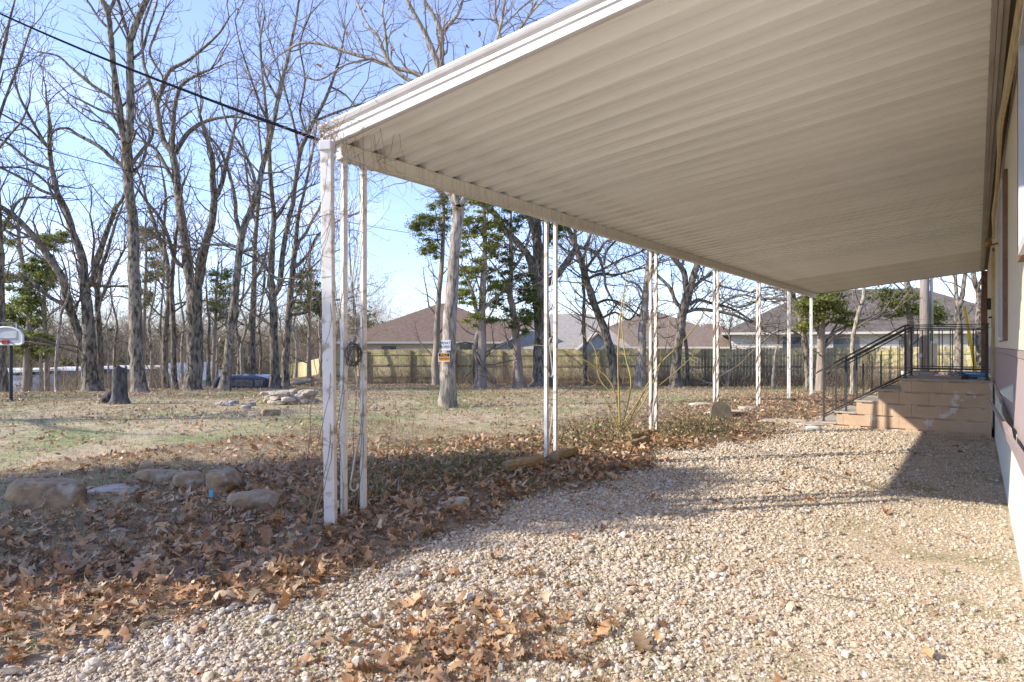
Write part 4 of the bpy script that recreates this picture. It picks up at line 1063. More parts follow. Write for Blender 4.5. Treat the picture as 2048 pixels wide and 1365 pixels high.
house('house', 'tan roofed house seen between the cedar trunks', 1000, 58, 14, 9, 2.0, 4.0, 'hip', 'shin_tan', 'wall_pale', .5, 0)
# blue grey gable building with vertical boards
h = house('house', 'grey roofed house with blue grey gable beside the biggest oak', 1150, 42, 7.0, 7, 1.35, 3.7, 'hip', 'shin_grey', 'wall_pale', .35, -.1)
u = (1055 - 1024) / F_PX * 41; x_, y_ = W(u, 42)
h = empty('shed', (x_, y_, -.7), 'blue grey board and batten shed with low gable left of the biggest oak', 'shed', rz=TH + .1)
MB().prism([(-2.2, 0), (2.2, 0), (2.2, 2.0), (1.0, 3.1), (.2, 3.1), (-2.2, 1.85)], 0, 4).build('wall', 'wall_blue', h)
bt = MB(); bt_ = MB().box((0, 0, 0), (.05, .04, 1.15)).build('batten', 'wall_blue', h); bt_.location = (-1.6, -.02, 2.1 - .45)
for i in range(1, 14): dup(bt_, h, (-1.6 + i * .28, -.02, 1.65 + min(.4, i * .05)))
MB().bar((-2.35, 1.9, 1.85), (.15, 1.9, 3.2), 4.3, .08).bar((1.02, 1.9, 3.2), (2.35, 1.9, 1.95), 4.3, .08).build('roof', 'shin_grey', h)
u = (1195 - 1024) / F_PX * 39.5; x_, y_ = W(u, 40)
h = empty('shed', (x_, y_, -.7), 'small blue grey gabled shed behind the leaning oak', 'shed', rz=TH)
MB().prism([(-1.25, 0), (1.25, 0), (1.25, 1.75), (.1, 2.85), (-1.25, 1.75)], 0, 3).build('wall', 'wall_blue', h)
for i in range(8): MB().box((0, -.015, 1.0 + i * .13), (2.4 if i < 6 else 2.0 - (i - 6) * .5, .03, .10)).build('board', 'wall_blue', h)
MB().bar((-1.45, 1.5, 1.62), (.1, 1.5, 2.93), 3.3, .07).bar((.1, 1.5, 2.93), (1.45, 1.5, 1.62), 3.3, .07).build('roof', 'shin_grey', h)
house('house', 'tan shingled hip roofed house between the third and fourth post pairs', 1335, 50, 14.6, 11, 1.35, 4.4, 'hip', 'shin_tan', 'wall_pale', .06, -.15)
house('house', 'low tan roofed house just right of the forked oak', 1398, 62, 7, 8, 1.3, 3.05, 'hip', 'shin_tan', 'wall_pale', .5, 0)
house('house', 'red brown roofed house partly behind the dark roofed one', 1450, 68, 9, 9, 1.3, 3.9, 'hip', 'shin_red', 'wall_pale', .1, 0)
u = (1424 - 1024) / F_PX * 52; x_, y_ = W(u, 52)
h = empty('shed', (x_, y_, -.7), 'small grey gable end between the fourth and fifth post pairs', 'shed', rz=TH)
MB().prism([(-1.3, 0), (1.3, 0), (1.3, 2.1), (0, 3.3), (-1.3, 2.1)], 0, 3).build('wall', 'wall_blue', h)
MB().bar((-1.6, 1.5, 1.9), (0, 1.5, 3.4), 3.2, .07).bar((0, 1.5, 3.4), (1.6, 1.5, 1.9), 3.2, .07).build('roof', 'shin_red', h)
hb = house('house', 'long pale clapboard house with large dark shingle roof on the right', 1818, 39, 17.5, 10, 2.3, 5.35, 'hip', 'shin_dark', 'wall_pale', .36, -.33,
           ((-1.9, 2.15, 1.5, .9), (1.9, 2.25, 1.6, .8), (4.9, 2.25, .6, .5), (-4.9, 2.1, 1.4, 1.0)), ground=-.6, over=.6)
# sheds downhill on the left
def shed(label, px0, px1, ytop, v, m, roofm, band, gz):
    a, b = P(px0, ytop, v), P(px1, ytop, v); c = (a + b) / 2; wd_ = (b - a).length
    h = empty('storage_shed', (c.x, c.y, gz), label, 'shed', 'storage sheds downhill behind the trees', rz=TH)
    hh_ = a.z - gz
    MB().box((0, 2, hh_ / 2 - .2), (wd_, 4, hh_ - .4)).build('wall', m, h)
    MB().box((0, 2, hh_ - .09), (wd_ + .3, 4.4, .16)).build('roof', roofm, h)
    if band: MB().box((0, -.04, hh_ - .36), (wd_, .05, .32)).build('fascia_band', 'shed_dark', h)
    n_ = int(wd_ / .5); b0_ = MB().box((0, 0, hh_ / 2 - .5), (.04, .03, hh_ - 1.0)).build('batten', m, h); b0_.location = (-wd_ / 2 + .25, -.02, 0)
    for i in range(1, n_): dup(b0_, h, (-wd_ / 2 + .25 + i * .5, -.02, 0))
shed('pale blue metal shed with white roof behind the basketball hoop', -60, 56, 740, 44, 'shed_blue', 'shed_roof', False, -3.2)
shed('tan shed with white roof edge left of the double trunked oak', 62, 172, 737, 47, 'shed_tan', 'shed_roof', True, -3.3)
shed('tan shed with white roof edge right of the double trunked oak', 180, 300, 734, 49, 'shed_tan', 'shed_roof', True, -3.4)
u = (328 - 1024) / F_PX * 50; x_, y_ = W(u, 50)
h = empty('shed', (x_, y_, -3.2), 'lavender grey gabled shed with pale tan roof beside the tall twin stem tree', 'shed', rz=TH - .3)
MB().prism([(-1.7, 0), (1.7, 0), (1.7, 1.9), (.2, 3.1), (-1.7, 1.9)], 0, 5).build('wall', 'shed_blue', h)
MB().bar((-1.9, 2.4, 1.8), (.2, 2.4, 3.2), 5.3, .08).build('roof', 'creamtrim', h); MB().bar((.2, 2.4, 3.2), (1.9, 2.4, 1.8), 5.3, .08).build('roof', 'shed_roof', h)

# ------------------------------------------------------------------ trees
def rot_about(d, ax, an): return (Matrix.Rotation(an, 3, ax) @ d)
def perp(d, rg):
    r = Vector((rg.gauss(0, 1), rg.gauss(0, 1), rg.gauss(0, 1))); a = d.cross(r)
    return a.normalized() if a.length > 1e-4 else Vector((1, 0, 0))
def grow(T, p, d, Ln, r, lvl, rg, dens=1.0, tips=None, up=.10, minr=.0042):
    n = 6 if lvl >= 2 else (5 if lvl == 1 else 4)
    st = Ln / (n - 1); pts = [p.copy()]; rad = [r]; dirs = [d.copy()]
    for i in range(1, n):
        d = d + Vector((rg.gauss(0, .25), rg.gauss(0, .25), rg.gauss(0, .21) + up)); d.normalize()
        p = p + d * st; pts.append(p); dirs.append(d); rad.append(max(minr * .7, r * (1 - .72 * i / (n - 1))))
    T.add(pts, rad, 6 if r > .06 else (4 if r > .02 else 3))
    if tips is not None and lvl <= 1: tips.append(pts[-1])
    if lvl <= 0: return
    gap = {3: .42, 2: .30, 1: .19}[min(lvl, 3)] / dens
    m = max(1, int(Ln * .88 / gap))
    for j in range(m):
        t = (.14 + .84 * (j + rg.random()) / m) * (n - 1); i = min(int(t), n - 2); f = t - i
        q = pts[i].lerp(pts[i + 1], f); dd = dirs[min(i + 1, n - 1)]
        nd = rot_about(dd, perp(dd, rg), rg.uniform(.45, 1.15))
        fr = t / (n - 1)
        L2_ = Ln * rg.uniform(.26, .52) * (1.12 - .6 * fr) if lvl > 1 else rg.uniform(.18, .5)
        rr = max(minr, rad[i] * rg.uniform(.36, .6))
        grow(T, q, nd.normalized(), max(L2_, .16), rr, lvl - 1, rg, dens, tips, up, minr)
def catmull(P_, k):
    out = []
    n = len(P_)
    for i in range(n - 1):
        p0, p1, p2, p3 = P_[max(i - 1, 0)], P_[i], P_[i + 1], P_[min(i + 2, n - 1)]
        for j in range(k):
            t = j / k
            out.append(.5 * ((2 * p1) + (-p0 + p2) * t + (2 * p0 - 5 * p1 + 4 * p2 - p3) * t * t + (-p0 + 3 * p1 - 3 * p2 + p3) * t ** 3))
    out.append(P_[-1]); return out
NT = [0, 0]
def tree(label, v0, limbs, seed, dens=1.0, bark='bark', name='bare_tree', lvl=2, blen=1.0, group=None, clear=2.0, top=True, minr=None, spread=.35, cat='tree', leaves=0, crownmat='twig'):
    """limbs: lists of (px, py, width px) traced as the limb runs; the first is the trunk. Each limb leans towards or away from the viewer on its own."""
    rg = random.Random(seed)
    base = on(limbs[0][0][0], v0)
    root = empty(name, base, label, cat, group)
    main = Tubes(); tw = Tubes(); mr = minr or max(.004, v0 * .00030)
    tr_pts = None; lv_pts = []
    for li, lm in enumerate(limbs):
        k = rg.uniform(-1, 1) * spread if li else 0.0
        pts = []; rad = []
        vv = v0
        if li and tr_pts:   # start at the depth of the nearest trunk point
            s0 = P(lm[0][0], lm[0][1], v0); bi = min(range(len(tr_pts)), key=lambda i: ((tr_pts[i][0] - lm[0][0]) ** 2 + (tr_pts[i][1] - lm[0][1]) ** 2))
            vv = tr_pts[bi][2]
        dist = 0; last = None
        for i, (px_, py_, w_) in enumerate(lm):
            if last is not None: dist += math.hypot(px_ - last[0], py_ - last[1]) / F_PX * v0
            last = (px_, py_); vd = vv + k * dist * (.5 + .5 * min(1, dist / 3)) + (rg.uniform(-.05, .05) * dist if not li else 0)
            q = P(px_, py_, vd)
            if not li and i == 0: q = base - Vector((0, 0, .12))
            pts.append(q); rad.append(max(w_, .8) / 2 / F_PX * vd)
        tp = [(a[0], a[1], (UV(b.x, b.y))[1]) for a, b in zip(lm, pts)]
        tr_pts = (tr_pts or []) + tp
        sub = 4 if len(pts) < 9 else 3
        cp = catmull(pts, sub); cr = list(np.interp(np.linspace(0, len(rad) - 1, len(cp)), range(len(rad)), rad))
        for i in range(1, len(cp) - 1): cp[i] = cp[i] + Vector((rg.gauss(0, 1), rg.gauss(0, 1), 0)) * cr[i] * .07
        if not li:
            cr[0] *= 1.35
            if len(cr) > 2: cr[1] *= 1.08
        main.add(cp, cr, 12 if cr[0] > .12 else (8 if cr[0] > .05 else 5))
        # side growth
        acc = rg.uniform(0, .5)
        for i in range(1, len(cp)):
            sg = cp[i] - cp[i - 1]; L_ = sg.length
            if L_ < 1e-4: continue
            hgt_ = cp[i].z - base.z
            if hgt_ < clear and li == 0: continue
            acc += L_ * dens * (1.0 if cr[i] > .05 else 1.6)
            while acc > .40:
                acc -= .40
                q = cp[i - 1].lerp(cp[i], rg.random()); d = sg.normalized()
                nd = rot_about(d, perp(d, rg), rg.uniform(.6, 1.25)); nd.z += .12; nd.normalize()
                big = min(1.0, cr[i] / .10)
                L2_ = blen * rg.uniform(.7, 1.5) * (.75 + 1.1 * big) * (1.25 if rg.random() < .2 else 1)
                grow(tw, q, nd, L2_, max(mr * 1.4, min(cr[i] * .42, .012 + .016 * L2_ * rg.uniform(.6, 1.2))), lvl, rg, .9, lv_pts, .09, mr)
        d = (cp[-1] - cp[-2]).normalized()
        for j in range(0 if cr[-1] > .085 else 3 if cr[-1] > .03 else 2):
            nd = rot_about(d, perp(d, rg), rg.uniform(.1, .5)); grow(tw, cp[-1], nd.normalized(), blen * rg.uniform(1.2, 2.6) * (1 + min(1.2, cr[-1] * 8)), cr[-1] * .75, min(3, lvl + (1 if cr[-1] > .05 else 0)), rg, .9, lv_pts, .12, mr)
    main.build('trunk', bark, root, True, rough=.05)
    tw.build('crown', crownmat, root, False)
    NT[0] += tw.count(); NT[1] += 1
    if leaves and lv_pts:
        pp = rg.sample(lv_pts, min(leaves, len(lv_pts)))
        x_ = np.array([p.x for p in pp]); y_ = np.array([p.y for p in pp]); z_ = np.array([p.z for p in pp])
        A = leaf_arrays(x_, y_, z_, RNG.uniform(.09, .16, len(x_)), 5, np.full(len(x_), 1.0), leafcols(len(x_)))
        V_ = A[0] - np.array(root.location); from_np('clinging_leaves', V_, A[1], 'leaf', root, False, A[2])['kind'] = 'stuff'
    return root
def foliage(root, blobs, n, size, cols, seed, name='foliage'):
    """blobs: (centre, radii) clumps of small leaf-like sprays"""
    rg = np.random.default_rng(seed)
    Vs, Cs = [], []
    wt = np.array([b[1][0] * b[1][1] * b[1][2] for b in blobs]) ** .6; wt /= wt.sum()
    for (c, r), k in zip(blobs, (wt * n).astype(int)):
        if k < 1: continue
        d = rg.normal(size=(k, 3)); d /= np.linalg.norm(d, axis=1, keepdims=True); d *= np.abs(rg.normal(0, .62, (k, 1)))
        p = np.array(c) + d * np.array(r)
        a = rg.normal(size=(k, 3)); a[:, 2] = a[:, 2] * .6 + .25; a /= np.linalg.norm(a, axis=1, keepdims=True)
        b = np.cross(a, rg.normal(size=(k, 3))); b /= np.linalg.norm(b, axis=1, keepdims=True)
        s = size * rg.uniform(.5, 1.3, (k, 1))
        tri = np.stack([p - b * s * .30, p + b * s * .30, p + a * s * 1.3, ], 1)
        tri2 = np.stack([p - b * s * .45 + a * s * .4, p + a * s * .1, p + a * s * .9 + b * s * .7], 1)
        col_ = np.array(cols)[rg.integers(0, len(cols), k)] * rg.uniform(.7, 1.3, (k, 1))
        Vs += [tri.reshape(-1, 3), tri2.reshape(-1, 3)]; Cs += [np.repeat(col_, 3, 0)] * 2
    V_ = np.concatenate(Vs) - np.array(root.location); 
    o = from_np(name, V_, np.arange(len(V_)).reshape(-1, 3), 'foliage', root, False, np.concatenate(Cs))
    return o
CED = [(.15, .19, .06), (.20, .24, .07), (.26, .29, .09), (.32, .32, .11), (.11, .13, .05)]
CEDY = [(.38, .40, .09), (.45, .44, .11), (.28, .31, .08), (.52, .47, .15)]
def cedar(label, v, trunk, blobs_px, n, seed, cols=CED, size=.13, limbs=(), dens=.7, name='cedar_tree', bark='bark_cedar'):
    r = tree(label, v, [trunk] + list(limbs), seed, dens, bark, name, lvl=1, blen=1.0, clear=1.2, minr=.006)
    rg = random.Random(seed + 500); bl = []
    for (px_, py_, rx, ry) in blobs_px:
        q = P(px_, py_, v + rg.uniform(-.6, .6)); s = v / F_PX
        # many small clumps within each region
        for _ in range(max(3, int(rx * ry / 42))):
            a, b = rg.uniform(-1, 1), rg.uniform(-1, 1)
            if a * a + b * b > 1: continue
            qq = P(px_ + a * rx, py_ + b * ry, v + rg.uniform(-1, 1) * rx * s * .8)
            bl.append((qq, (rg.uniform(10, 24) * s, rg.uniform(10, 22) * s, rg.uniform(4, 11) * s)))
    if bl: foliage(r, bl, int(n * 2.2), size * .60, cols, seed)
    return r
def Z(px, py, w): return (px, py, w)
# --- the marked oak in the middle distance, with its two signs
_, vH = hit(895, 815)
TH_ = tree('tall pale barked oak wearing two small signs on its trunk', vH,
     [[(895, 817, 40), (896, 770, 33), (897, 702, 29), (903, 606, 26), (910, 493, 22), (916, 430, 23), (917, 405, 26)],
      [(914, 410, 15), (908, 370, 14), (898, 300, 14), (888, 210, 14), (876, 134, 13), (858, 84, 11), (839, 47, 9), (814, 0, 7), (800, -50, 5)],
      [(918, 408, 15), (934, 385, 14), (945, 320, 13), (925, 230, 12), (884, 128, 12), (883, 68, 10), (867, 31, 8), (848, 0, 6), (835, -40, 5)],
      [(884, 70, 8), (900, 48, 8), (914, 31, 7), (926, 0, 6), (940, -40, 5)],
      [(900, 330, 12), (880, 230, 12), (842, 154, 11), (792, 137, 9), (742, 118, 8), (699, 106, 7), (649, 90, 6), (602, 87, 5), (560, 110, 3)],
      [(850, 160, 9), (820, 162, 9), (777, 125, 8), (758, 78, 6), (733, 47, 5), (711, 0, 4)],
      [(777, 125, 6), (770, 60, 5), (765, 20, 4), (775, -20, 3)],
      [(934, 385, 9), (960, 280, 9), (975, 150, 8), (1000, 60, 6), (1010, 0, 5)],
      [(975, 150, 6), (1040, 60, 6), (1075, 0, 4)], [(960, 240, 6), (1010, 110, 6), (1060, 30, 5), (1110, -20, 3)],
      [(914, 410, 12), (895, 385, 11), (870, 372, 9), (830, 350, 7), (790, 345, 5)],
      [(742, 118, 5), (690, 130, 4), (640, 160, 4), (600, 150, 3)], [(1000, 60, 5), (1050, 10, 4), (1100, -20, 3)]],
     101, 1.25, 'bark_pale', 'oak_tree', lvl=2, blen=.75, clear=5.5, spread=.3, leaves=60)
def sign(px_, py_, w_, h_, back, label, build):
    q = P(px_, py_, vH - 14 / F_PX * vH - .03); s_ = vH / F_PX
    o = empty('tree_sign', q, label, 'sign', rz=TH - .05)
    build(o, w_ * s_, h_ * s_)
def text(parent, body, size, m, x, z, y=-.012, sx=1.0):
    c = bpy.data.curves.new('lettering', 'FONT'); c.body = body; c.size = size; c.align_x = 'CENTER'; c.align_y = 'CENTER'; c.offset = size * .012
    t = bpy.data.objects.new('lettering', c); COL.objects.link(t); bpy.context.view_layer.update()
    me = bpy.data.meshes.new_from_object(t.evaluated_get(bpy.context.evaluated_depsgraph_get()))
    bpy.data.objects.remove(t); me.materials.clear(); me.materials.append(M[m])
    o = bpy.data.objects.new('lettering', me); o.rotation_euler = (PI / 2, 0, 0); o.location = (x, y, z); o.scale = (sx, 1, 1); link(o, parent); return o
def s1(o, w_, h_):
    MB().box((0, 0, 0), (w_, .006, h_)).build('panel', 'signwhite', o)
    MB().box((0, -.0045, h_ * .27), (w_ * .93, .002, h_ * .38)).build('field', 'signblack', o)
    MB().box((0, -.0045, -h_ * .18), (w_ * .93, .002, h_ * .46)).build('field', 'orange', o)
    text(o, 'NO', h_ * .46, 'orange', 0, h_ * .27, -.0065, 1.1); text(o, 'TRESPASSING', h_ * .34, 'signblack', 0, -h_ * .18, -.0065, .62)
def s2(o, w_, h_):
    MB().box((0, 0, 0), (w_, .006, h_)).build('panel', 'signwhite', o)
    text(o, 'PRIVATE', h_ * .40, 'signblack', 0, h_ * .20, -.0045, .8); text(o, 'PROPERTY', h_ * .38, 'signblack', 0, -h_ * .18, -.0045, .68)
sign(888, 715, 23, 17, None, 'orange and black no trespassing sign nailed to the oak trunk', s1)
sign(892, 691, 18, 20, None, 'white private property notice on the trunk just above the orange sign', s2)

# --- left group
tree('double trunked oak, its left limb arching far over to the left edge', 22.5,
     [[(185, 789, 40), (178, 740, 27), (178, 683, 24), (175, 611, 20), (168, 565, 18), (163, 509, 15), (145, 466, 13), (132, 420, 12), (115, 386, 10), (104, 336, 9), (99, 297, 8), (98, 250, 5), (96, 205, 3)],
      [(176, 715, 18), (158, 674, 18), (138, 611, 16), (125, 558, 14), (89, 502, 13), (66, 472, 12), (20, 426, 10), (-20, 405, 8), (-60, 390, 5)],
      [(170, 575, 13), (186, 560, 13), (194, 525, 12), (211, 472, 10), (231, 420, 8), (247, 395, 6), (262, 360, 4)],
      [(99, 297, 6), (82, 274, 6), (49, 214, 5), (36, 185, 4), (30, 150, 3), (45, 120, 2)],
      [(99, 292, 5), (103, 262, 5), (94, 211, 4), (92, 180, 3)], [(104, 340, 6), (60, 322, 6), (20, 290, 5), (-20, 270, 4)],
      [(100, 300, 5), (60, 260, 5), (25, 240, 4), (-20, 215, 3)], [(120, 395, 6), (80, 380, 6), (40, 355, 5), (-10, 330, 4)],
      [(64, 470, 6), (40, 475, 5), (0, 455, 4)], [(118, 390, 5), (60, 340, 4), (-10, 335, 3)],
      [(140, 615, 8), (100, 595, 7), (60, 560, 6), (0, 545, 4)]], 201, .8, leaves=50, lvl=2, blen=.9, spread=.25)
tree('tall twin stemmed dark barked tree just right of the stump', 21.5,
     [[(281, 790, 34), (276, 745, 27), (273, 697, 25), (270, 598, 23), (267, 515, 21), (264, 440, 19), (259, 396, 18), (255, 313, 19), (250, 275, 17)],
      [(251, 285, 14), (244, 258, 14), (236, 198, 12), (227, 132, 11), (221, 66, 10), (216, 30, 9), (204, 0, 8), (195, -40, 6)],
      [(216, 32, 7), (224, 12, 7), (231, -8, 6), (240, -40, 5)],
      [(252, 285, 15), (260, 255, 15), (260, 198, 14), (260, 130, 13), (261, 82, 13), (274, 43, 12), (293, 0, 10), (310, -40, 8)],
      [(260, 78, 7), (248, 45, 7), (239, 10, 6), (230, -25, 5)],
      [(250, 335, 8), (222, 315, 8), (198, 293, 7), (155, 270, 6), (135, 257, 5), (108, 262, 4), (100, 280, 2)],
      [(236, 205, 7), (215, 190, 6), (185, 171, 6), (145, 138, 5), (115, 112, 4), (80, 105, 3)],
      [(240, 230, 5), (205, 222, 5), (170, 205, 4), (140, 190, 3)],
      [(262, 330, 8), (285, 300, 7), (305, 270, 6), (300, 240, 4)], [(262, 345, 7), (282, 330, 6), (292, 300, 5)],
      [(238, 280, 6), (226, 262, 6), (212, 248, 5)],
      [(221, 60, 5), (200, 40, 5), (180, 10, 4), (160, -20, 3)], [(262, 120, 5), (285, 100, 5), (297, 60, 4), (310, 20, 4), (318, -10, 3)]], 202, .55, leaves=40, lvl=2, blen=.8, spread=.2)
tree('massive old oak forking low, right of the twin stemmed tree', 24.0,
     [[(386, 777, 42), (388, 740, 31), (389, 664, 29), (390, 610, 29), (388, 578, 30)],
      [(384, 582, 20), (378, 545, 19), (369, 482, 17), (360, 410, 16), (355, 380, 15), (350, 330, 14), (344, 305, 13), (325, 275, 10), (313, 211, 9), (297, 158, 7), (287, 125, 6), (284, 60, 5), (300, 10, 4), (312, -30, 3)],
      [(394, 582, 20), (400, 545, 18), (410, 490, 16), (424, 443, 14), (428, 390, 13), (425, 350, 11), (424, 313, 10), (409, 264, 7), (400, 230, 5)],
      [(345, 303, 10), (346, 262, 9), (350, 211, 8), (363, 171, 7), (395, 150, 6), (420, 140, 4)],
      [(351, 308, 9), (373, 270, 9), (395, 252, 8), (412, 243, 7), (440, 236, 6), (468, 234, 5), (500, 240, 3)],
      [(314, 212, 8), (322, 185, 8), (330, 158, 8), (345, 138, 7), (379, 119, 6), (412, 92, 5), (440, 65, 4), (458, 36, 3)],
      [(428, 400, 9), (440, 380, 9), (452, 330, 8), (462, 290, 6), (470, 255, 5)],
      [(330, 290, 7), (318, 265, 6), (290, 250, 5), (275, 235, 4)], [(313, 200, 5), (330, 165, 4), (300, 110, 5), (310, 70, 4), (330, 20, 3)],
      [(352, 370, 7), (335, 340, 7), (312, 300, 6), (290, 285, 5)], [(376, 540, 8), (350, 520, 8), (338, 480, 7), (322, 440, 6), (290, 400, 5)],
      [(412, 485, 7), (395, 500, 5), (375, 495, 4)], [(356, 390, 5), (330, 400, 4), (315, 440, 4)]], 203, .7, bark='bark', name='oak_tree', leaves=60, lvl=2, blen=.9, spread=.3)
tree('slender leaning oak rising in front of the camper shell', 22.8,
     [[(447, 783, 30), (452, 755, 20), (458, 697, 17), (471, 581, 15), (481, 489, 14), (490, 450, 13), (502, 420, 13), (515, 380, 11), (527, 330, 10), (545, 260, 9), (556, 200, 8), (575, 120, 7), (590, 50, 5), (600, -10, 4)],
      [(484, 480, 8), (473, 440, 8), (470, 400, 7), (458, 345, 6), (440, 300, 5), (420, 275, 4)],
      [(483, 500, 6), (460, 490, 6), (430, 490, 5), (400, 488, 4)], [(483, 505, 7), (505, 500, 6), (525, 520, 6), (538, 545, 5)],
      [(515, 380, 6), (500, 330, 6), (480, 290, 5), (455, 250, 4), (440, 200, 3)], [(545, 260, 5), (520, 210, 5), (500, 150, 4), (480, 90, 3), (470, 40, 3)],
      [(556, 200, 5), (530, 150, 5), (520, 90, 4), (530, 30, 3)]], 204, .75, leaves=40, spread=.3)
tree('straight oak behind the stone ring, forking into two stems', 25.0,
     [[(548, 777, 26), (549, 740, 18), (548, 664, 16), (546, 590, 14), (542, 546, 13), (544, 488, 11), (548, 440, 10), (545, 400, 9), (540, 340, 8), (537, 265, 7), (530, 200, 5), (524, 140, 4), (520, 60, 3)],
      [(550, 590, 11), (560, 564, 11), (567, 497, 10), (575, 450, 9), (586, 405, 9), (599, 311, 8), (615, 270, 8), (628, 243, 7), (645, 210, 7), (661, 174, 6), (672, 140, 5), (680, 115, 4), (690, 60, 3)],
      [(546, 560, 6), (535, 540, 6), (515, 520, 5), (490, 508, 4)], [(551, 440, 5), (565, 420, 5), (575, 400, 4), (600, 380, 3)],
      [(599, 311, 5), (590, 260, 5), (575, 200, 4), (560, 150, 3), (545, 100, 3)], [(628, 243, 5), (660, 230, 5), (700, 215, 4)], [(661, 174, 4), (690, 190, 4), (712, 215, 3)],
      [(615, 270, 5), (600, 225, 4), (610, 160, 4), (600, 90, 3), (620, 30, 3)]], 205, .8, leaves=40, spread=.3)
tree('grey oak with a long right hand branch beside the corner post', 27.5,
     [[(568, 768, 22), (570, 730, 15), (576, 649, 13), (582, 576, 12), (590, 502, 10), (592, 485, 9), (597, 430, 7), (606, 395, 6), (620, 330, 5), (630, 280, 4)],
      [(592, 488, 7), (610, 470, 6), (625, 440, 5), (640, 415, 5), (650, 380, 4), (660, 340, 3)],
      [(591, 535, 6), (606, 520, 6), (618, 505, 5), (634, 473, 5), (652, 459, 4), (680, 440, 3)],
      [(583, 630, 6), (600, 628, 6), (625, 620, 5), (650, 605, 4), (680, 600, 3)], [(580, 580, 5), (600, 565, 5), (615, 545, 4), (640, 520, 3), (655, 508, 3)]], 206, .8, spread=.3)
tree('dark trunked oak standing just behind the camper shell', 31,
     [[(503, 762, 17), (503, 700, 14), (505, 640, 13), (508, 570, 10), (509, 517, 9), (512, 459, 8), (517, 400, 7), (525, 340, 5), (520, 280, 4), (515, 220, 3)],
      [(509, 560, 6), (522, 540, 6), (530, 515, 5), (536, 480, 3)], [(512, 450, 5), (500, 400, 5), (492, 340, 4), (485, 280, 3)]], 207, .8)
tree('thin oak left of the massive forked oak, leaning left at its top', 26,
     [[(331, 783, 15), (330, 740, 12), (330, 664, 11), (338, 600, 10), (338, 560, 9), (331, 510, 9), (322, 490, 9), (310, 450, 7), (295, 410, 6), (285, 370, 4), (270, 330, 3)],
      [(330, 505, 6), (328, 450, 6), (332, 400, 5), (325, 350, 4)]], 208, .8)
tree('thin straight oak touching the massive forked oak on its left', 25,
     [[(350, 781, 14), (348, 740, 11), (347, 664, 10), (343, 581, 9), (347, 520, 8), (352, 470, 6), (360, 420, 5), (365, 370, 3)]], 209, .8)
tree('dark tree cut by the left edge of the photo behind the hoop', 22,
     [[(5, 803, 28), (3, 760, 20), (1, 680, 18), (0, 560, 15), (-2, 470, 13), (-5, 380, 10), (-10, 280, 8), (-5, 200, 6)],
      [(0, 470, 7), (20, 430, 6), (40, 400, 5), (70, 395, 4)], [(-5, 300, 5), (20, 270, 4), (45, 240, 4), (60, 200, 3)], [(-8, 260, 6), (10, 200, 5), (40, 120, 4), (60, 60, 3)],
      [(-20, 200, 7), (0, 130, 6), (15, 60, 5), (30, 0, 3)]], 210, .6)
tree('pale thin sapling left of the double trunked oak', 21.8, [[(114, 795, 8), (112, 740, 6), (115, 697, 6), (122, 631, 5), (135, 598, 4), (140, 560, 3), (136, 520, 2)]], 211, .8, 'bark_pale', 'sapling', lvl=1, blen=.6)
tree('oak trunk seen behind the double trunked oak on its right side', 30, [[(200, 765, 15), (199, 713, 13), (197, 650, 11), (195, 600, 9), (200, 550, 8), (215, 500, 6), (230, 450, 5), (245, 410, 3)],
     [(197, 610, 7), (215, 570, 6), (232, 530, 5), (248, 500, 4)], [(196, 600, 6), (185, 540, 5), (188, 480, 4), (180, 430, 3)]], 212, .9)
SAPL = ['grey sapling just right of the hoop backboard', 'slim sapling second from the hoop', 'thin stem touching the left limb of the double trunked oak', 'thin stem right of the double trunked oak', 'slim grey sapling just left of the stump', 'slim sapling right of the twin stemmed tree', 'thin sapling left of the two thin oaks', 'thin stem hugging the massive forked oak on its left',
 'grey sapling right of the massive forked oak', 'wiry sapling left of the leaning oak', 'slim sapling over the middle of the camper shell', 'stouter sapling over the right half of the camper shell', 'thin sapling left of the straight forking oak', 'slim sapling right of the grey oak', 'sapling beside the green cedar near the corner post', 'thin stem left of the corner downpipe', 'sapling touching the left edge of the corner downpipe', 'slim sapling seen between the nearest two posts']
for i, (px_, v_, top_, w_, ln) in enumerate([(60, 30, 560, 4, 8), (85, 27, 470, 5, -10), (150, 33, 520, 4, 12), (215, 27, 600, 3, 6), (232, 34, 560, 5, -8), (300, 29, 520, 5, 10), (322, 38, 500, 5, 4), (366, 33, 540, 5, -6),
                                            (418, 31, 560, 6, -4), (432, 36, 520, 5, 8), (475, 38, 540, 6, 10), (488, 30, 560, 6, -14), (520, 36, 520, 5, 6), (590, 40, 560, 5, 10), (618, 33, 545, 6, -2), (640, 38, 570, 5, 5), (650, 30, 470, 5, 3), (710, 35, 450, 5, -8)]):
    tree(SAPL[i], v_, [[(px_, 760, w_ * 1.6), (px_ + ln * .4, 700, w_), (px_ - ln * .3, 650, w_ * .85), (px_ + ln, (650 + top_) / 2, w_ * .7), (px_ + ln * 1.5, top_, w_ * .4)]],
         300 + i, .8, ['bark', 'bark_pale'][i % 2], 'sapling', lvl=1, blen=.8, clear=1.4, group='saplings at the wood edge')
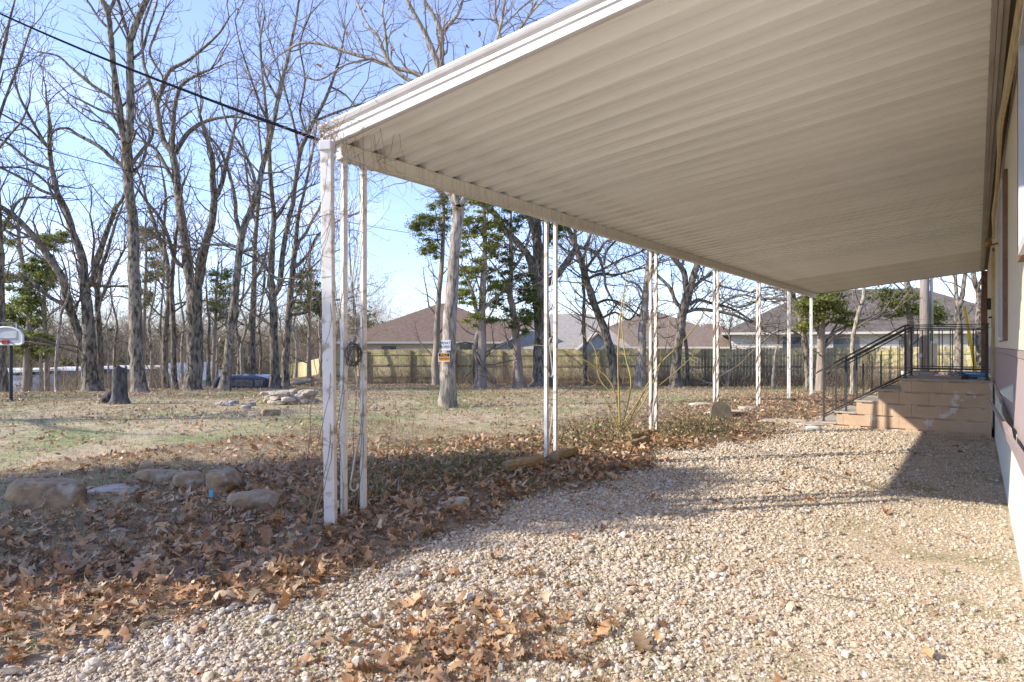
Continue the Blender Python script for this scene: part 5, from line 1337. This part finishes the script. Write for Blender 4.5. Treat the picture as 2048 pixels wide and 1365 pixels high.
# --- centre group by the fence
tree('biggest oak, splitting into several limbs behind the second post pair', 27.5,
     [[(1085, 766, 52), (1084, 735, 36), (1084, 670, 32), (1081, 600, 31), (1080, 560, 32)],
      [(1076, 575, 20), (1067, 541, 19), (1058, 515, 14), (1042, 493, 13), (1013, 464, 12), (990, 428, 11), (951, 403, 9), (920, 390, 7), (880, 380, 5), (850, 360, 3)],
      [(1080, 565, 22), (1076, 520, 20), (1074, 477, 19), (1072, 428, 18), (1065, 380, 16), (1050, 300, 13), (1030, 220, 10), (1010, 120, 8), (990, 30, 5)],
      [(1074, 480, 13), (1060, 440, 13), (1048, 405, 11), (1020, 330, 8), (980, 250, 6)],
      [(1090, 570, 15), (1105, 560, 15), (1122, 541, 13), (1140, 515, 12), (1150, 500, 11), (1160, 495, 9), (1171, 495, 8), (1184, 460, 5), (1190, 430, 4)],
      [(1171, 496, 8), (1195, 510, 7), (1208, 545, 6), (1212, 575, 5), (1228, 605, 4)],
      [(1208, 530, 5), (1215, 500, 5), (1245, 470, 4), (1262, 455, 3)],
      [(1084, 560, 16), (1090, 500, 15), (1094, 440, 13), (1100, 370, 11), (1110, 280, 8)]], 220, .7, name='oak_tree', leaves=60, spread=.3)
tree('dark leaning oak right of the biggest oak, tilted to the left', 29,
     [[(1234, 770, 26), (1228, 735, 18), (1216, 680, 16), (1201, 640, 15), (1187, 606, 15), (1176, 570, 14), (1167, 541, 13), (1151, 493, 12), (1140, 465, 10), (1129, 445, 9), (1110, 400, 7), (1090, 350, 5)],
      [(1152, 495, 7), (1150, 460, 7), (1145, 430, 5), (1140, 390, 4)], [(1167, 545, 7), (1185, 520, 6), (1200, 500, 6), (1213, 483, 5), (1245, 478, 4), (1290, 482, 3)],
      [(1172, 560, 6), (1200, 548, 6), (1230, 550, 5), (1270, 540, 4)], [(1190, 610, 6), (1215, 600, 5), (1250, 610, 4), (1275, 630, 3)],
      [(1165, 530, 5), (1190, 545, 5), (1240, 520, 4), (1280, 505, 3)], [(1201, 640, 5), (1230, 625, 4), (1260, 640, 4), (1285, 600, 3)]], 221, 1.2, leaves=120, blen=1.0, spread=.3)
tree('thin dark oak between the biggest oak and the leaning oak', 30, [[(1168, 768, 10), (1170, 700, 8), (1167, 640, 7), (1168, 590, 6), (1165, 540, 5), (1172, 500, 3)]], 222, 1.0, lvl=1)
tree('straight grey oak behind the third post pair', 27,
     [[(1281, 768, 26), (1283, 720, 18), (1285, 656, 15), (1291, 597, 14), (1296, 550, 13), (1301, 505, 12), (1306, 440, 9), (1310, 380, 6)],
      [(1292, 600, 5), (1275, 570, 5), (1250, 560, 4), (1230, 530, 3)], [(1299, 520, 6), (1320, 490, 5), (1330, 450, 4)]], 223, .8, 'bark_pale', leaves=60)
tree('forked oak with knotted base between the third and fourth post pairs', 26.5,
     [[(1350, 770, 30), (1351, 745, 20), (1355, 700, 18), (1363, 641, 17), (1369, 612, 19), (1376, 585, 17)],
      [(1374, 590, 12), (1367, 544, 11), (1355, 526, 10), (1341, 509, 8), (1330, 480, 6), (1325, 440, 4)], [(1378, 588, 14), (1388, 548, 13), (1399, 521, 11), (1415, 480, 9), (1425, 420, 6)],
      [(1366, 530, 6), (1368, 510, 6), (1372, 480, 5)],
      [(1358, 612, 8), (1349, 600, 8), (1341, 578, 7), (1317, 553, 6), (1300, 540, 4)], [(1382, 580, 7), (1405, 559, 7), (1425, 548, 6), (1440, 539, 5), (1475, 520, 3)],
      [(1374, 624, 7), (1395, 619, 7), (1420, 621, 7), (1464, 629, 6), (1490, 640, 5), (1508, 648, 4)], [(1380, 610, 7), (1397, 600, 7), (1420, 606, 6), (1464, 618, 5), (1500, 640, 4), (1520, 650, 3)],
      [(1440, 610, 4), (1480, 590, 4), (1520, 600, 3)], [(1405, 559, 4), (1450, 575, 4), (1500, 585, 3)]], 224, 1.0, leaves=90, blen=1.0, spread=.3)
tree('thin dark young oak right beside the forked oak', 28, [[(1374, 772, 9), (1375, 730, 7), (1372, 690, 7), (1368, 650, 5), (1372, 600, 4)]], 225, 1.0, lvl=1)
tree('sprawling oak whose branches reach in between the fifth and seventh post pairs', 23,
     [[(1620, 780, 18), (1615, 720, 14), (1605, 660, 12), (1592, 610, 11), (1578, 580, 10), (1568, 560, 8), (1560, 530, 6)],
      [(1605, 655, 6), (1590, 610, 6), (1560, 598, 6), (1520, 600, 5), (1480, 615, 4), (1450, 605, 3)], [(1598, 630, 5), (1570, 585, 4), (1530, 575, 4), (1490, 590, 3)],
      [(1610, 680, 5), (1580, 660, 5), (1550, 665, 4), (1520, 690, 3)], [(1600, 640, 5), (1620, 610, 5), (1640, 600, 4)]], 226, 1.5, blen=.8, leaves=50)
# cedars
cedar('yellow green sunlit cedar between the marked oak and the biggest oak', 26,
      [(961, 767, 28), (962, 730, 21), (963, 690, 19), (962, 654, 17), (965, 600, 14), (968, 541, 11), (970, 480, 9), (968, 420, 6), (966, 380, 4)],
      [(950, 540, 36, 22), (962, 430, 40, 34), (930, 480, 22, 40), (985, 490, 25, 30), (935, 590, 26, 26), (990, 575, 22, 14), (945, 640, 20, 16), (965, 400, 34, 14)], 9000, 401, CEDY + CED[:2], .12,
      [[(958, 640, 9), (950, 610, 9), (945, 585, 7), (935, 560, 4)], [(957, 665, 10), (950, 685, 10), (948, 700, 8)], [(967, 620, 6), (985, 600, 6), (1003, 588, 4)]])
cedar('dark cedar with gnarled trunk left of the biggest oak', 27,
      [(1038, 767, 26), (1036, 730, 18), (1032, 670, 15), (1024, 610, 13), (1020, 590, 12), (1022, 540, 9), (1021, 493, 7), (1022, 440, 5), (1020, 400, 4)],
      [(1030, 440, 40, 34), (1000, 560, 26, 24), (1048, 560, 24, 36), (1010, 510, 34, 22), (1060, 610, 26, 30), (1045, 650, 30, 18), (1000, 620, 22, 24), (1110, 470, 16, 30), (985, 640, 20, 12)], 8000, 402, CED, .12,
      [[(1020, 588, 8), (1000, 575, 7), (975, 560, 5), (950, 552, 3)], [(1022, 545, 5), (1040, 520, 5), (1055, 490, 3)]])
cedar('leaning cedar with tufted green top left of the marked oak', 30,
      [(871, 752, 18), (871, 731, 14), (873, 680, 12), (877, 606, 10), (884, 525, 9), (887, 460, 7), (888, 420, 4)],
      [(880, 430, 30, 26), (858, 460, 30, 30), (868, 500, 26, 16), (845, 445, 18, 16), (890, 400, 16, 12)], 5200, 403, CED + CEDY[:1], .12)
cedar('green cedar behind the twin stemmed tree, left side', 33, [(285, 770, 9), (288, 650, 7), (292, 520, 5), (290, 455, 3)],
      [(295, 480, 22, 24), (300, 540, 26, 24), (288, 590, 22, 20), (310, 510, 16, 20)], 3200, 404, CED + CEDY[:1], .14)
cedar('green cedar between the massive oak and the leaning oak', 34, [(425, 770, 9), (430, 650, 7), (434, 560, 5), (436, 530, 3)],
      [(436, 545, 22, 20), (446, 590, 28, 24), (425, 620, 22, 18), (455, 640, 18, 14)], 3200, 405, CED + CEDY[:1], .14)
cedar('green cedar behind the oak fork, just left of the corner post', 31, [(618, 770, 10), (618, 700, 8), (620, 620, 6), (620, 545, 4)],
      [(625, 560, 28, 22), (612, 600, 28, 24), (640, 610, 20, 30), (606, 585, 20, 12)], 3600, 406, CED, .14)
cedar('ivy clad evergreen tree behind the basketball hoop', 27, [(52, 800, 14), (55, 700, 12), (58, 600, 10), (40, 500, 8), (36, 440, 5)],
      [(40, 640, 44, 40), (60, 590, 34, 30), (70, 540, 26, 30), (14, 470, 14, 30), (60, 690, 40, 34), (90, 480, 20, 24), (30, 560, 26, 26)], 9500, 407, CED[:4], .14)
cedar('ivy covered limb of evergreen beside the arching oak', 29, [(95, 795, 10), (92, 700, 9), (88, 600, 7), (95, 520, 6), (100, 470, 3)],
      [(98, 500, 16, 34), (90, 560, 20, 26), (118, 470, 14, 20)], 3000, 408, CED[:4], .13)
cedar('sunlit cedar right of the last post pair by the far fence', 22, [(1640, 772, 22), (1641, 730, 16), (1643, 654, 14), (1646, 600, 11), (1648, 560, 7), (1648, 520, 4)],
      [(1640, 620, 40, 26), (1670, 600, 36, 20), (1620, 600, 26, 30), (1690, 640, 26, 18), (1605, 650, 20, 16)], 8000, 409, CEDY + CED, .10,
      [[(1645, 680, 7), (1670, 665, 6), (1700, 650, 5), (1740, 636, 4)], [(1645, 700, 6), (1665, 680, 5), (1688, 662, 3)], [(1640, 670, 6), (1620, 640, 5), (1600, 620, 3)]])
cedar('dark cedar left of the utility pole behind the stair railing', 22.5, [(1817, 772, 16), (1818, 720, 13), (1821, 654, 12), (1816, 600, 10), (1812, 560, 7), (1812, 500, 4)],
      [(1810, 600, 40, 24), (1850, 620, 40, 24), (1780, 620, 30, 18), (1760, 590, 28, 14), (1868, 640, 26, 20)], 5000, 410, CED + CEDY[:1], .10)
tree('slanting pale young oak in front of the dark roofed house', 20.5, [[(1706, 785, 12), (1706, 740, 9), (1705, 685, 8), (1714, 638, 8), (1726, 601, 7), (1728, 570, 6), (1732, 520, 4)], [(1714, 640, 4), (1745, 640, 4), (1790, 620, 3)]], 230, 1.1, 'bark_pale', lvl=1, blen=.9)
tree('bare forked tree right of the utility pole', 21.5, [[(1916, 775, 18), (1916, 730, 15), (1917, 690, 14), (1917, 648, 12), (1917, 612, 11)], [(1916, 615, 7), (1912, 580, 7), (1910, 553, 6), (1905, 510, 4)], [(1919, 615, 9), (1926, 580, 8), (1930, 548, 7), (1935, 500, 5)]], 231, .7, blen=.6)
tree('curving bare tree at the end of the mobile home', 22.5, [[(1962, 778, 16), (1960, 720, 13), (1957, 638, 11), (1957, 590, 10), (1950, 565, 10), (1947, 548, 9), (1945, 500, 7), (1950, 440, 5)], [(1953, 575, 5), (1962, 560, 4), (1970, 545, 3)]], 232, .7, blen=.6)
tree('thin pale stem by the fence near the last post pair', 26, [[(1545, 772, 8), (1548, 740, 6), (1550, 712, 5), (1556, 690, 3)]], 233, 1.2, 'bark_pale', 'sapling', lvl=1, blen=.6)
tree('white barked thin stem before the fence near the fourth post pair', 27, [[(1455, 772, 5), (1458, 740, 4), (1462, 700, 4), (1458, 670, 3)]], 234, 1.2, 'bark_pale', 'sapling', lvl=1, blen=.6)
# trees outside the picture that cast the shade seen on the lawn
tr = empty('evergreen_tree', (-13.2, -5.5, 0), 'dense dark evergreen tree standing outside the left of the picture', 'tree')
MB().tube([(0, 0, -.1), (0, 0, 3), (0, 0, 7)], [.3, .24, .1], 10).build('trunk', 'bark', tr)
rgx = random.Random(77); bl = []
for _ in range(90):
    d = Vector((rgx.gauss(0, 1), rgx.gauss(0, 1), rgx.gauss(0, 1))).normalized() * rgx.uniform(.3, 1) ** .5
    bl.append(((-13.2 + d.x * 1.55, -5.5 + d.y * 1.55, 6.5 + d.z * 2.6), (.55, .55, .45)))
foliage(tr, bl, 26000, .22, CED, 55)
for i, (x_, y_, hh_) in enumerate([(-21, -3.5, 12), (-27, 1, 13), (-19, -9, 11)]):
    r = empty('bare_tree', (x_, y_, hf(x_, y_)), ['bare oak outside the left of the picture, nearest the lawn', 'bare oak outside the left of the picture, farthest away', 'bare oak outside the left of the picture, behind the evergreen'][i], 'tree')
    T1, T2 = Tubes(), Tubes(); rg = random.Random(600 + i)
    p0 = Vector((x_, y_, hf(x_, y_) - .1)); pts = [p0 + Vector((.15 * math.sin(k), .1 * math.cos(k * 1.3), hh_ * .1 * k)) for k in range(8)]
    T1.add(pts, [.24 * (1 - .1 * k) for k in range(8)], 8)
    for k in range(3, 8):
        for _ in range(4):
            grow(T2, pts[k], Vector((rg.gauss(0, 1), rg.gauss(0, 1), .9)).normalized(), rg.uniform(2, 3.6), .07, 2, rg, .6, None, .1, .006)
    T1.build('trunk', 'bark', r); T2.build('crown', 'twig', r, False)
print('trees', NT)

# --- brush and far woods (nobody could count these)
def brush(name, label, n, sampler, hgt, rad, cols, seed, kids=3, lean=.25):
    T = Tubes(); rg = random.Random(seed)
    for i in range(n):
        x_, y_ = sampler(rg); z_ = hf(x_, y_); h_ = hgt * rg.uniform(.5, 1.2); d = Vector((rg.gauss(0, lean), rg.gauss(0, lean), 1)).normalized()
        p = Vector((x_, y_, z_ - .05)); pts = [p]
        for k in range(3):
            d = (d + Vector((rg.gauss(0, .22), rg.gauss(0, .22), 0))).normalized(); p = p + d * h_ / 3; pts.append(p)
        r_ = rad * rg.uniform(.6, 1.4); T.add(pts, [r_, r_ * .8, r_ * .55, r_ * .3], 3)
        for _ in range(kids):
            k = rg.randint(1, 3); dd = Vector((rg.gauss(0, .8), rg.gauss(0, .8), rg.uniform(.1, .9))).normalized(); q = pts[k].lerp(pts[k - 1], rg.random()); Lk = h_ * rg.uniform(.2, .5)
            q2 = q + dd * Lk * .5; dd2 = (dd + Vector((rg.gauss(0, .3), rg.gauss(0, .3), .2))).normalized(); T.add([q, q2, q2 + dd2 * Lk * .5], [r_ * .5, r_ * .4, r_ * .25], 3)
    def cf(V_):
        nn = len(V_) // 3 + 1; c = np.array(cols)[np.random.default_rng(seed).integers(0, len(cols), nn)]; return np.repeat(c, 3, 0)[:len(V_)]
    o = T.build(name, 'brush', None, False, cf); return tag(o, label, None, None, 'stuff')
BC = [(.22, .17, .13), (.30, .24, .18), (.16, .125, .09), (.36, .29, .21), (.26, .20, .15)]
def along(px0, px1, v0, v1):
    def f(rg):
        px_ = rg.uniform(px0, px1); v_ = rg.uniform(v0, v1); q = on(px_, v_); return q.x, q.y
    return f
def fence_brush(rg):
    t = rg.random() ** .9; px_ = 690 + t * 1270; vv = np.interp(px_, [690, 735, 1200, 1640, 1960], [34.5, 33.4, 31, 28.3, 23.9]) - abs(rg.gauss(0, .8)) - .15
    q = on(px_, vv); return q.x, q.y
brush('fence_brush', 'dry brown brush tangled along the foot of the fence', 3000, fence_brush, .8, .006, [(.34, .24, .15), (.28, .20, .13), (.42, .31, .20), (.22, .16, .11)], 1, 4, .35)
brush('fence_vines', 'taller bare vines and stems standing against the fence', 800, fence_brush, 1.8, .007, BC, 2, 5, .2)
brush('wood_edge_brush', 'pale dry brush along the wood edge before the sheds', 650, along(-60, 400, 24, 33), 1.5, .008, [(.30, .23, .15), (.24, .18, .12), (.36, .29, .20), (.17, .13, .09)], 3, 4, .22)
brush('wood_understorey', 'dense grey brown understorey of young trees in the wood', 3800, along(-120, 760, 54, 90), 8.0, .018, BC + [(.30, .24, .18)], 4, 9, .15)
brush('far_woods', 'far grey brown woods along the horizon', 3200, along(-200, 2200, 75, 160), 7.0, .045, [(.22, .18, .15), (.27, .225, .19), (.18, .15, .13), (.16, .17, .10)], 5, 6, .12)
fw = empty('far_evergreens', (0, 0, 0))
fw['label'] = 'dark evergreen undergrowth filling the wood behind the bare trees'; 
rg = random.Random(8); bl = []
for _ in range(150):
    px_ = rg.uniform(-60, 730); v_ = rg.uniform(42, 90); q = on(px_, v_ + 12); h_ = rg.uniform(1.0, 6.0); bl.append(((q.x, q.y, q.z + h_), (1.6, 1.6, 1.3)))
for _ in range(60):
    px_ = rg.uniform(700, 2000); v_ = rg.uniform(70, 110); q = on(px_, v_); h_ = rg.uniform(1.0, 3.5); bl.append(((q.x, q.y, q.z + h_), (2.4, 2.4, 1.5)))
bpy.data.objects.remove(fw)
class _R: pass
o0 = empty('tmp', (0, 0, 0)); o = foliage(o0, bl, 30000, .42, [(.09, .11, .045), (.14, .155, .06), (.20, .20, .09), (.25, .23, .12)], 66, 'evergreen_understorey'); o.parent = None; bpy.data.objects.remove(o0)
tag(o, 'dark evergreen undergrowth filling the wood behind the bare trees', None, None, 'stuff')

# --- near plants and vines
def cane_shrub():
    q, v = hit(1135, 893)
    r = empty('cane_shrub', hit(1150, 880)[0], 'leafless shrub of long yellow arching canes behind the second and third posts', 'shrub')
    vq = hit(1150, 880)[1]
    m_ = Tubes()
    lines = [[(1240, 870, 4.2), (1238, 800, 4), (1236, 720, 3.4), (1240, 640, 3), (1255, 540, 2)],
             [(1246, 870, 3), (1310, 742, 2.6), (1360, 690, 2.4), (1400, 640, 2.2), (1430, 580, 1.6), (1460, 548, 1)],
             [(1240, 862, 3.4), (1225, 770, 3), (1160, 715, 2.6), (1100, 695, 2), (1060, 690, 1.2)], [(1243, 860, 3.2), (1262, 770, 3), (1250, 710, 2.6), (1244, 650, 2), (1250, 590, 1.4)],
             [(1243, 865, 3), (1290, 800, 2.6), (1330, 700, 2), (1340, 620, 1.2)], [(1238, 862, 3), (1200, 780, 2.4), (1170, 760, 2), (1120, 740, 1)],
             [(1240, 800, 2.4), (1200, 760, 2), (1190, 700, 1.6), (1165, 670, 1)], [(1244, 850, 2.6), (1300, 770, 2.4), (1320, 770, 2), (1400, 700, 1)]]
    vq = 10.2; rg = random.Random(3)
    for ln in lines:
        k = rg.uniform(-.12, .12); pts = catmull([P(a, b, vq + k * i) for i, (a, b, c) in enumerate(ln)], 4)
        rd = np.interp(np.linspace(0, len(ln) - 1, len(pts)), range(len(ln)), [c / 2 / F_PX * vq for a, b, c in ln])
        m_.add(pts, list(rd), 5)
        for i in range(3, len(pts), 2):
            d = (pts[i] - pts[i - 1]).normalized(); nd = rot_about(d, perp(d, rg), rg.uniform(.4, 1.0)); grow(m_, pts[i], nd, rg.uniform(.15, .5), .003, 0, rg, 1, None, .1, .0018)
    r.location = on(1241, vq); m_.build('canes', 'cane', r)
cane_shrub()
def stalk(px_, py_, hpx, label, seed, vmat='vine'):
    q, v = hit(px_, py_); r = empty('dry_stalk', q, label, 'plant', 'dry weed stalks on the lawn edge'); m_ = Tubes(); rg = random.Random(seed)
    h_ = hpx / F_PX * v; p = q.copy(); pts = [p.copy()]; d = Vector((rg.gauss(0, .08), rg.gauss(0, .08), 1))
    for i in range(5): p = p + d.normalized() * h_ / 5; d += Vector((rg.gauss(0, .06), rg.gauss(0, .06), 0)); pts.append(p.copy())
    m_.add(pts, [.006, .005, .005, .004, .003, .002], 4)
    for i in range(14): j = rg.randint(1, 5); nd = Vector((rg.gauss(0, .6), rg.gauss(0, .6), .8)).normalized(); grow(m_, pts[j], nd, rg.uniform(.06, .22), .0022, 0, rg, 1, None, .1, .0016)
    m_.build('stem', vmat, r)
for i, (a, b, c, lb) in enumerate([(793, 890, 95, 'tallest dry stalk, just right of the corner posts'), (826, 885, 60, 'shorter dry stalk right of the tallest one'), (1013, 878, 62, 'reddish dry stalk left of the second post pair'), (636, 1030, 230, 'long dry stem left of the corner downpipe'),
                                   (622, 1020, 150, 'thin dry stem farthest left of the corner downpipe'), (560, 1005, 70, 'arching dry stem behind the rightmost boulder'), (1115, 880, 50, 'dry stalk right of the second post pair'), (1205, 860, 45, 'dry stalk between the second and third post pairs'), (760, 1000, 150, 'dry stem leaning behind the nearest post pair')]):
    stalk(a, b, c, lb, 700 + i)
# vine wrapping the corner
vn = empty('dry_vine', (BX, 3.1, 0), 'leafless vine tangled over the near roof corner and corner posts', 'vine'); T = Tubes(); rg = random.Random(21)
for k in range(12):
    x0, y0 = (-4.02, 3.0) if k < 5 else (BX, [3.23, 3.43][k % 2]); p = []
    ph = rg.uniform(0, 6); rr_ = .065 if k < 5 else .034
    for i in range(26):
        t = i / 25; z_ = t * 2.95; a = ph + t * rg.uniform(4, 5) + t * 6
        p.append(Vector((x0 + math.cos(a) * rr_ * rg.uniform(1, 1.35), y0 + math.sin(a) * rr_ * rg.uniform(1, 1.35), z_)))
    T.add(p, [.0042 - .002 * i / 25 for i in range(26)], 4)
    for i in range(6, 26, 3): nd = Vector((rg.gauss(0, 1), rg.gauss(0, 1), rg.gauss(0, .4))).normalized(); grow(T, p[i], nd, rg.uniform(.08, .3), .0022, 1 if rg.random() < .3 else 0, rg, 1, None, 0, .0013)
for k in range(95):
    s_ = Vector((-4.3 + abs(rg.gauss(0, .28)), Y0 - .03 - rg.uniform(0, .06), 3.03 + rg.uniform(0, .2))) if k % 3 else Vector((BX + rg.uniform(-.1, .12), Y0 + rg.uniform(0, .5), rg.uniform(2.9, 3.05)))
    d = Vector((rg.gauss(0, 1), rg.gauss(0, .4), rg.gauss(0, .6))).normalized(); grow(T, s_, d, rg.uniform(.12, .45), .0028, 1 if k % 2 else 0, rg, 1, None, -.06, .0014)
for k in range(16):     # hanging strands
    s_ = Vector((-4.2 + rg.uniform(0, .6), Y0 + rg.uniform(-.05, .35), 3.1)); grow(T, s_, Vector((0.1 * rg.gauss(0, 1), .1 * rg.gauss(0, 1), -1)).normalized(), rg.uniform(.2, .6), .0024, 0, rg, 1, None, -.15, .0015)
for k in range(14):     # twigs by the uprights
    z_ = rg.uniform(1.2, 2.8); grow(T, Vector((BX, 3.3, z_)), Vector((rg.gauss(0, .3), abs(rg.gauss(0, 1)) + .4, rg.gauss(.2, .5))).normalized(), rg.uniform(.15, .4), .0025, 1, rg, .8, None, .05, .0014)
T.build('stems', 'vine', vn)
vn2 = empty('dry_vine', (BX, 15.2, 0), 'thin vine creeping up the fourth and fifth post pairs', 'vine'); T = Tubes()
for yy in (PYS[2], PYS[3], PYS[4]):
    for k in range(4):
        ph = rg.uniform(0, 6); T.add([Vector((BX + .035 * math.cos(ph + i * .9), yy + .1 * (1 if k % 2 else -1) + .035 * math.sin(ph + i * .9), i * .1)) for i in range(28)], [.006] * 28, 3)
T.build('stems', 'vine', vn2)
# overhead cables
def cable(pa, pb, sag, r_, label, m='wire'):
    a, b = pa, pb; pts = []
    for i in range(25):
        t = i / 24; q = a.lerp(b, t); q.z -= sag * 4 * t * (1 - t); pts.append(q)
    o = MB().tube(pts, r_, 6).build('overhead_cable', m, None, True); return tag(o, label, 'cable', 'overhead cables')
c0 = Vector((-4.31, Y0 + .02, 3.12)); far = P(0, 15, 9.0); d = (far - c0); cable(c0 + d * 0, c0 + d * 1.5, .10, .013, 'thick black service cable running from the roof corner to the upper left')
cable(P(660, 225, 16), P(-60, 5, 14), .05, .006, 'thin cable just above the thick service cable')
cable(P(-60, 258, 13), P(830, 468, 30), .2, .010, 'long thin cable crossing behind the left trees to the middle cedar')
cable(P(830, 468, 30), P(1700, 540, 52), .3, .012, 'thin cable passing behind the posts towards the right')
# prominent single leaves on the gravel
for i, (a, b, s_, lb) in enumerate([(1285, 1302, .19, 'large pale brown oak leaf at the bottom, right of the leaf heap'), (960, 1200, .15, 'orange brown oak leaf standing on the gravel above the leaf heap'), (1565, 985, .12, 'curled brown leaf alone on the gravel before the porch shadow'), (1205, 1068, .14, 'dark brown leaf on the gravel edge below the second timber'),
                                   (1855, 1325, .13, 'thin curled brown leaf at the bottom right'), (1650, 970, .10, 'small rust leaf near the dark roof shadow'), (1240, 1245, .14, 'broad brown leaf on the upper right of the leaf heap')]):
    q, v = hit(a, b); A = leaf_arrays(np.zeros(1), np.zeros(1), np.zeros(1), np.array([s_]), 10, np.array([.12]), leafcols(1), .9)
    o = from_np('oak_leaf', A[0], A[1], 'leaf', None, False, A[2]); o.location = q + Vector((0, 0, .03)); tag(o, lb, 'leaf', 'single oak leaves on the gravel')
